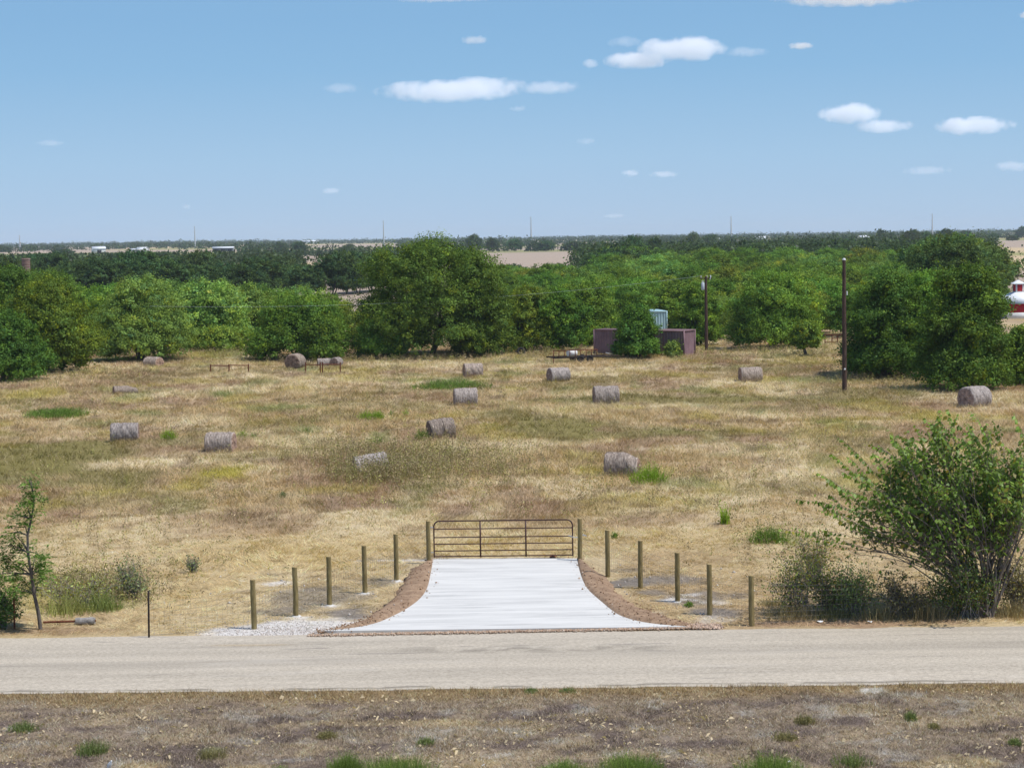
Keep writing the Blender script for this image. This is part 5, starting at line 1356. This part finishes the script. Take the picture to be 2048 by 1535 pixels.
# ------------------------------------------------------------------ buildings
def gable_mesh(mb, L, Wd, h, rise, over=.3):
    mb.add([(-L / 2, -Wd / 2, h), (L / 2, -Wd / 2, h), (L / 2, Wd / 2, h), (-L / 2, Wd / 2, h), (-L / 2, 0, h + rise), (L / 2, 0, h + rise)], [(0, 1, 5, 4), (2, 3, 4, 5)])
    mb.add([(-L / 2, -Wd / 2, h), (-L / 2, Wd / 2, h), (-L / 2, 0, h + rise)], [(0, 1, 2)]); mb.add([(L / 2, -Wd / 2, h), (L / 2, Wd / 2, h), (L / 2, 0, h + rise)], [(0, 1, 2)])
def farm_building(label, px, Y, L, Wd, h, rise, rz, wall, roof, opens=1, cat='building', name='farm_building'):
    q = at(px, 500, Y); z = T1(q.x, Y); t = thing(name, label, cat, (q.x, Y, z), rz, 'farm buildings on the horizon')
    wl = MB(); wl.box((-L / 2, -Wd / 2, -.5), (L / 2, Wd / 2, h)); gm_ = MB(); wl.add([(-L / 2, -Wd / 2, h), (-L / 2, Wd / 2, h), (-L / 2, 0, h + rise)], [(0, 1, 2)]); wl.add([(L / 2, -Wd / 2, h), (L / 2, Wd / 2, h), (L / 2, 0, h + rise)], [(0, 1, 2)])
    wl.build('wall', wall, t); o = .4; rf = MB(); k = rise * (Wd / 2 + o) / (Wd / 2)
    for s_ in (-1, 1): 
        V = [(-L / 2 - o, s_ * (Wd / 2 + o), h + rise - k + .05), (L / 2 + o, s_ * (Wd / 2 + o), h + rise - k + .05), (L / 2 + o, 0, h + rise + .05), (-L / 2 - o, 0, h + rise + .05)]
        V = V + [(a, b, c + .15) for a, b, c in V]
        rf.add(V, [(0, 1, 2, 3), (4, 7, 6, 5), (0, 4, 5, 1), (2, 6, 7, 3), (1, 5, 6, 2), (0, 3, 7, 4)])
    rf.build('roof', roof, t)
    for k in range(opens):
        x = -L / 2 + L * (k + .5) / opens; w_ = min(1.6, L / opens * .35); d = MB(); d.box((x - w_, -Wd / 2 - .06, 0.02), (x + w_, -Wd / 2 - .004, h * .72)); d.build('door', M['dark_glass'], t)
farm_building('white barn with a dark open front on the left horizon', 197, 1500, 9.5, 8, 3.2, 1.5, .35, M['white'], M['white_roof'], 1, 'barn')
farm_building('small white farmhouse right of the white barn on the left horizon', 285, 1560, 8, 7, 2.2, 1.6, -.4, M['white'], M['white_roof'], 2, 'house')
farm_building('low white shed beside the small white farmhouse', 270, 1580, 6, 5, 1.8, .7, 0, M['white'], M['white_roof'], 1, 'shed')
farm_building('long low grey shed beside a transmission pole on the left horizon', 447, 1560, 16, 9, 2.9, .9, .02, M['grey_metal'], M['white_roof'], 3, 'shed')
farm_building('pale long sheds on the far horizon left of the huge tree', 620, 3900, 34, 20, 5, 2, .1, M['white'], M['white_roof'], 3, 'shed')
farm_building('white farmhouse with pale roof right of the middle horizon', 1338, 900, 7, 6, 3.2, 1.5, .3, M['white'], M['white_roof'], 2, 'house')
farm_building('broad white house on the horizon right of the middle', 1521, 2300, 13, 10, 4, 2.6, .2, M['white'], M['white_roof'], 3, 'house')
farm_building('small pale house on the horizon left of the broad white one', 1432, 2300, 9, 8, 3.5, 2.2, -.3, M['white'], M['white_roof'], 2, 'house')
farm_building('white house on the horizon above the right wood', 1727, 2100, 10, 8, 4, 2.2, .3, M['white'], M['white_roof'], 2, 'house')
farm_building('grey-roofed shed among the trees below the rightmost transmission pole', 1808, 760, 7, 5, 3.2, 1.4, .5, M['grey_metal'], M['grey_metal'], 1, 'shed')
farm_building('pale house half hidden by trees above the middle of the wood', 1300, 820, 8, 6, 3.6, 1.4, .5, M['white'], M['white_roof'], 1, 'house')

def silo():
    Y = 330; q = at(53, 560, Y); z = T1(q.x, Y); H = at(53, 517, Y).z - z; t = thing('silo', 'round brick silo tower rising above the trees at far left', 'silo', (q.x, Y, z)); R1 = .62
    R1 = 8.2 / (FPX / Y)
    MB().tube([(0, 0, -.2), (0, 0, H * .5), (0, 0, H - .15)], R1, 20).build('shaft', M['brick'], t, smooth=False)
    for k in range(7): MB().tube([(0, 0, H - 3.0 + .4 * k), (0, 0, H - 2.96 + .4 * k)], R1 * 1.03, 20).build('band', M['rust'], t)
    MB().tube([(0, 0, H - .15), (0, 0, H), (0, 0, H + .06)], [R1 * 1.12, R1 * 1.12, R1 * .9], 20).build('rim', M['brick'], t)
silo()

def red_barn():
    Y = 262; q = at(2036, 620, Y); z = T1(q.x, Y); s = FPX / Y; t = thing('barn', 'red barn with white roof and square cupola at the right frame edge', 'barn', (q.x, Y, z), R_(12))
    top = lambda py: at(2034, py, Y).z - z
    he = top(604); hp = top(584); a = 3.0; o = .35
    mb = MB(); mb.box((-a, -a, -.3), (a, a, he)); mb.build('wall', M['red_barn'], t)
    b = a + o; c = .62
    rf = MB(); V = [(-b, -b, he - .1), (b, -b, he - .1), (b, b, he - .1), (-b, b, he - .1), (-c, -c, hp), (c, -c, hp), (c, c, hp), (-c, c, hp)]
    rf.add(V, [(0, 1, 5, 4), (1, 2, 6, 5), (2, 3, 7, 6), (3, 0, 4, 7), (4, 5, 6, 7), (0, 3, 2, 1)]); rf.build('roof', M['white_roof'], t)
    cu = MB(); cu.box((-.52, -.52, hp - .2), (.52, .52, hp + 1.15)); cup_ = cu.build('cupola', M['white'], t)
    lv = MB(); 
    for s_ in (-1, 1):
        lv.box((-.36, s_ * .522 - (.01 if s_ > 0 else .02), hp + .12), (.36, s_ * .522 + (.02 if s_ > 0 else .01), hp + 1.0)); lv.box((s_ * .522 - (.01 if s_ > 0 else .02), -.36, hp + .12), (s_ * .522 + (.02 if s_ > 0 else .01), .36, hp + 1.0))
    lv.build('louver', M['red_barn'], cup_)
    cr = MB(); d = .75; cr.add([(-d, -d, hp + 1.12), (d, -d, hp + 1.12), (d, d, hp + 1.12), (-d, d, hp + 1.12), (0, 0, hp + 1.62)], [(0, 1, 4), (1, 2, 4), (2, 3, 4), (3, 0, 4)]); cr.build('cupola_roof', M['white_roof'], cup_)
    wv = MB(); wv.tube([(0, 0, hp + 1.5), (0, 0, hp + 2.0), (0, 0, hp + 2.4)], .03, 6); wv.box((-.3, -.02, hp + 2.1), (.3, .02, hp + 2.25)); wv.build('weathervane', M['dark_steel'], cup_)
    bb = MB(); zb = top(623)
    for s_ in (-1, 1): bb.box((-a - .05, s_ * (a + .02) - .03, -.2), (a + .05, s_ * (a + .02) + .03, zb)); bb.box((s_ * (a + .02) - .03, -a - .05, -.2), (s_ * (a + .02) + .03, a + .05, zb - .004))
    bb.build('base_board', M['white'], t)
    for x in (-a - .02, a + .02):
        for y in (-a - .02, a + .02): cb = MB(); cb.box((x - .09, y - .09, zb + .002), (x + .09, y + .09, he - .12)); cb.build('corner_board', M['white'], t)
    dr_ = MB(); dr_.box((a + .004, -1.1, zb + .01), (a + .05, 1.1, he - .35)); dr_.build('barn_door', M['red_barn'], t)
red_barn()

for (px, ty, lab) in [(39.5, 470, 'leftmost slender steel transmission pole on the horizon'), (390, 452, 'transmission pole beside the long grey shed on the horizon'), (767.5, 441, 'transmission pole just left of the huge dark tree on the horizon'),
                      (1062.5, 433, 'transmission pole right of the huge dark tree on the horizon'), (1462.5, 432, 'transmission pole right of the middle horizon above the wood'), (1864.5, 427, 'rightmost transmission pole on the horizon')]:
    Y = 2450; q = at(px, 480, Y); z = T1(q.x, Y); H = at(px, ty, Y).z - z
    t = thing('transmission_pole', lab, 'power pole', (q.x, Y, z), 0, 'steel transmission poles along the horizon')
    MB().tube([(0, 0, -1), (0, 0, H * .4), (0, 0, H)], [1.35, .85, .36], 10).build('shaft', M['steel_pole'], t, smooth=True)
    for k, f in enumerate((.72, .84, .95)):
        s_ = 1 if k % 2 else -1; MB().tube([(0, 0, H * f), (s_ * 1.2, 0, H * f + .3), (s_ * 2.4, 0, H * f + .4)], [.14, .12, .08], 6).build('arm', M['steel_pole'], t)

# ------------------------------------------------------------------ clouds: lit volumes far beyond the haze
def cloud_mat(name, scale, dens, edge):
    m = bpy.data.materials.new(name); m.use_nodes = True; t = m.node_tree; t.nodes.remove(t.nodes['Principled BSDF'])
    tc = N(t, 'ShaderNodeTexCoord'); oi = N(t, 'ShaderNodeObjectInfo')
    c = N(t, 'ShaderNodeVectorMath', operation='MULTIPLY_ADD'); c.inputs[1].default_value = (2, 2, 2); c.inputs[2].default_value = (-1, -1, -1)
    t.links.new(tc.outputs['Generated'], c.inputs[0])
    ln = N(t, 'ShaderNodeVectorMath', operation='LENGTH'); t.links.new(c.outputs[0], ln.inputs[0])
    nz = N(t, 'ShaderNodeTexNoise'); nz.inputs['Scale'].default_value = scale; nz.inputs['Detail'].default_value = 8; nz.inputs['Roughness'].default_value = .68
    ad = N(t, 'ShaderNodeVectorMath', operation='ADD'); t.links.new(tc.outputs['Object'], ad.inputs[0]); t.links.new(oi.outputs['Location'], ad.inputs[1])
    t.links.new(ad.outputs[0], nz.inputs['Vector'])
    # (1 - r) + (noise - .5) * edge
    a = N(t, 'ShaderNodeMath', operation='SUBTRACT'); a.inputs[0].default_value = .74; t.links.new(ln.outputs['Value'], a.inputs[1])
    b = N(t, 'ShaderNodeMath', operation='MULTIPLY_ADD'); b.inputs[1].default_value = edge; b.inputs[2].default_value = -.5 * edge; t.links.new(nz.outputs['Fac'], b.inputs[0])
    d = N(t, 'ShaderNodeMath', operation='ADD'); t.links.new(a.outputs[0], d.inputs[0]); t.links.new(b.outputs[0], d.inputs[1])
    r = N(t, 'ShaderNodeMapRange', interpolation_type='SMOOTHSTEP'); r.inputs['From Min'].default_value = 0.0; r.inputs['From Max'].default_value = .45; r.inputs['To Max'].default_value = dens
    fo = N(t, 'ShaderNodeMapRange', interpolation_type='SMOOTHSTEP'); fo.inputs['From Min'].default_value = .68; fo.inputs['From Max'].default_value = .98; fo.inputs['To Min'].default_value = 0; fo.inputs['To Max'].default_value = .6
    t.links.new(ln.outputs['Value'], fo.inputs['Value']); sb_ = N(t, 'ShaderNodeMath', operation='SUBTRACT'); t.links.new(d.outputs[0], sb_.inputs[0]); t.links.new(fo.outputs[0], sb_.inputs[1])
    t.links.new(sb_.outputs[0], r.inputs['Value'])
    v = N(t, 'ShaderNodeVolumeScatter'); v.inputs['Color'].default_value = (.998, .998, .998, 1); v.inputs['Anisotropy'].default_value = .0
    t.links.new(r.outputs[0], v.inputs['Density']); t.links.new(v.outputs[0], t.nodes['Material Output'].inputs['Volume'])
    return m
def puff(px0, px1, py0, py1, seed, tau, parent, org, edge=1.75):
    Y = org.y; cx, cy = (px0 + px1) / 2, (py0 + py1) / 2; s = FPX / Y; q = at(cx, cy, Y)
    rx, rz = (px1 - px0) / 2 / s * 1.30, (py1 - py0) / 2 / s * 1.36; ry = (rx * rz) ** .5
    n, m = 24, 12; mb = MB(); V = [(0, 0, -rz)]
    for i in range(1, m):
        ph = -math.pi / 2 + math.pi * i / m
        for j in range(n):
            th = 2 * math.pi * j / n; V.append((math.cos(ph) * math.cos(th) * rx, math.cos(ph) * math.sin(th) * ry, math.sin(ph) * rz))
    V.append((0, 0, rz)); V = np.array(V); F4 = [(1 + i * n + j, 1 + i * n + (j + 1) % n, 1 + (i + 1) * n + (j + 1) % n, 1 + (i + 1) * n + j) for i in range(m - 2) for j in range(n)]
    mb.add(V, F4); mb.add(np.vstack([V[:1], V[1:1 + n]]), [(0, 1 + (j + 1) % n, 1 + j) for j in range(n)]); mb.add(np.vstack([V[-1:], V[-1 - n:-1]]), [(0, 1 + j, 1 + (j + 1) % n) for j in range(n)])
    o = mb.build('cloud', cloud_mat('cloud_vapour', .85 / rz, .8 * tau / (2 * ry), edge))
    import bmesh
    b_ = bmesh.new(); b_.from_mesh(o.data); bmesh.ops.remove_doubles(b_, verts=b_.verts, dist=rz * 1e-3); bmesh.ops.recalc_face_normals(b_, faces=b_.faces); b_.to_mesh(o.data); b_.free()
    if parent is None: o.location = q
    else: o.name = 'puff'; o.parent = parent; o.location = q - org
    return o
ALT = 1000.0
CL = [
    ('long flat white cloud left of the middle of the sky', [(740, 1050, 158, 206, 9), (1020, 1175, 160, 190, 2.5), (640, 728, 165, 188, 1.2), (860, 1060, 152, 190, 5)]),
    ('largest puffy white cloud high right of the middle', [(1272, 1462, 70, 126, 10), (1200, 1345, 102, 140, 9), (1162, 1200, 117, 138, 2), (1440, 1545, 92, 116, 1.2), (1210, 1290, 72, 96, .9)]),
    ('small flat cloud right of the largest puffy cloud', [(1575, 1628, 83, 101, 4)]),
    ('small faint cloud above the long flat cloud', [(920, 982, 70, 90, 2.2)]),
    ('domed white cloud at right with a thin tail below it', [(1632, 1768, 204, 248, 10), (1690, 1838, 237, 267, 5)]),
    ('flat-bottomed white cloud nearest the right frame edge', [(1858, 2036, 232, 271, 10)]),
    ('left one of two tiny clouds low over the wood', [(1240, 1281, 338, 354, 3)]), ('right one of two tiny clouds low over the wood', [(1297, 1360, 341, 356, 2.6)]),
    ('tiny low cloud above the huge dark tree at its left', [(638, 682, 375, 389, 2.0)]), ('faint streak cloud low at right', [(1800, 1908, 331, 351, 1.6)]),
    ('faint low cloud at the right frame edge', [(1985, 2070, 321, 344, 2.2)]), ('faint streak cloud just over the horizon right of middle', [(1198, 1256, 426, 437, 1.5)]),
    ('white cloud cut by the top frame edge at right', [(1540, 1860, -18, 14, 5)]), ('thin wisp cut by the top frame edge left of middle', [(770, 1010, -10, 5, 2)]),
    ('tiny wisp below the long flat cloud', [(1018, 1056, 211, 224, .9)]), ('tiny wisp right of middle below the clouds', [(1148, 1196, 275, 291, .8)]), ('faint wisp low in the left sky', [(66, 134, 279, 294, 1.0)]),
    ('tiny cloud at the top right corner', [(2034, 2064, 22, 38, 2.0)]), ('tiny wisp low in the left middle sky', [(360, 384, 407, 419, .8)]),
]
for i, (lab, pf) in enumerate(CL):
    x0, x1, y0, y1, _ = pf[0]; cx, cy = (x0 + x1) / 2, (y0 + y1) / 2
    d = ray(cx, cy); dist = min(26000, (ALT + 120 * math.sin(i * 2.1)) / d.z); org = Vector(d) * dist + Vector((0, 0, CAMH))
    if len(pf) == 1:
        o = puff(*pf[0][:4], i, pf[0][4], None, org); tag(o, lab, 'cloud', 'fair weather clouds')
    else:
        t = thing('cloud', lab, 'cloud', org, 0, 'fair weather clouds')
        for k, q in enumerate(pf):
            o = puff(*q[:4], i * 7 + k, q[4], t, org + Vector((0, 60 * k, 0)))
            o.location = o.location + Vector((0, 60 * k, 0))

# ------------------------------------------------------------------ haze: one even box of air
hb = MB(); hb.box((-3400, -60, -3.0), (3400, 9500, 62))
hm = bpy.data.materials.new('air'); hm.use_nodes = True; ht = hm.node_tree; ht.nodes.remove(ht.nodes['Principled BSDF'])
pv = N(ht, 'ShaderNodeVolumePrincipled'); pv.inputs['Color'].default_value = (.72, .84, 1, 1); pv.inputs['Density'].default_value = 7.5e-5; pv.inputs['Anisotropy'].default_value = 0.0
ht.links.new(pv.outputs[0], ht.nodes['Material Output'].inputs['Volume'])
hz_ = hb.build('haze', hm); tag(hz_, None, None, kind='stuff')
print('TREES', NTREE[0], 'WOOD', len(wood))
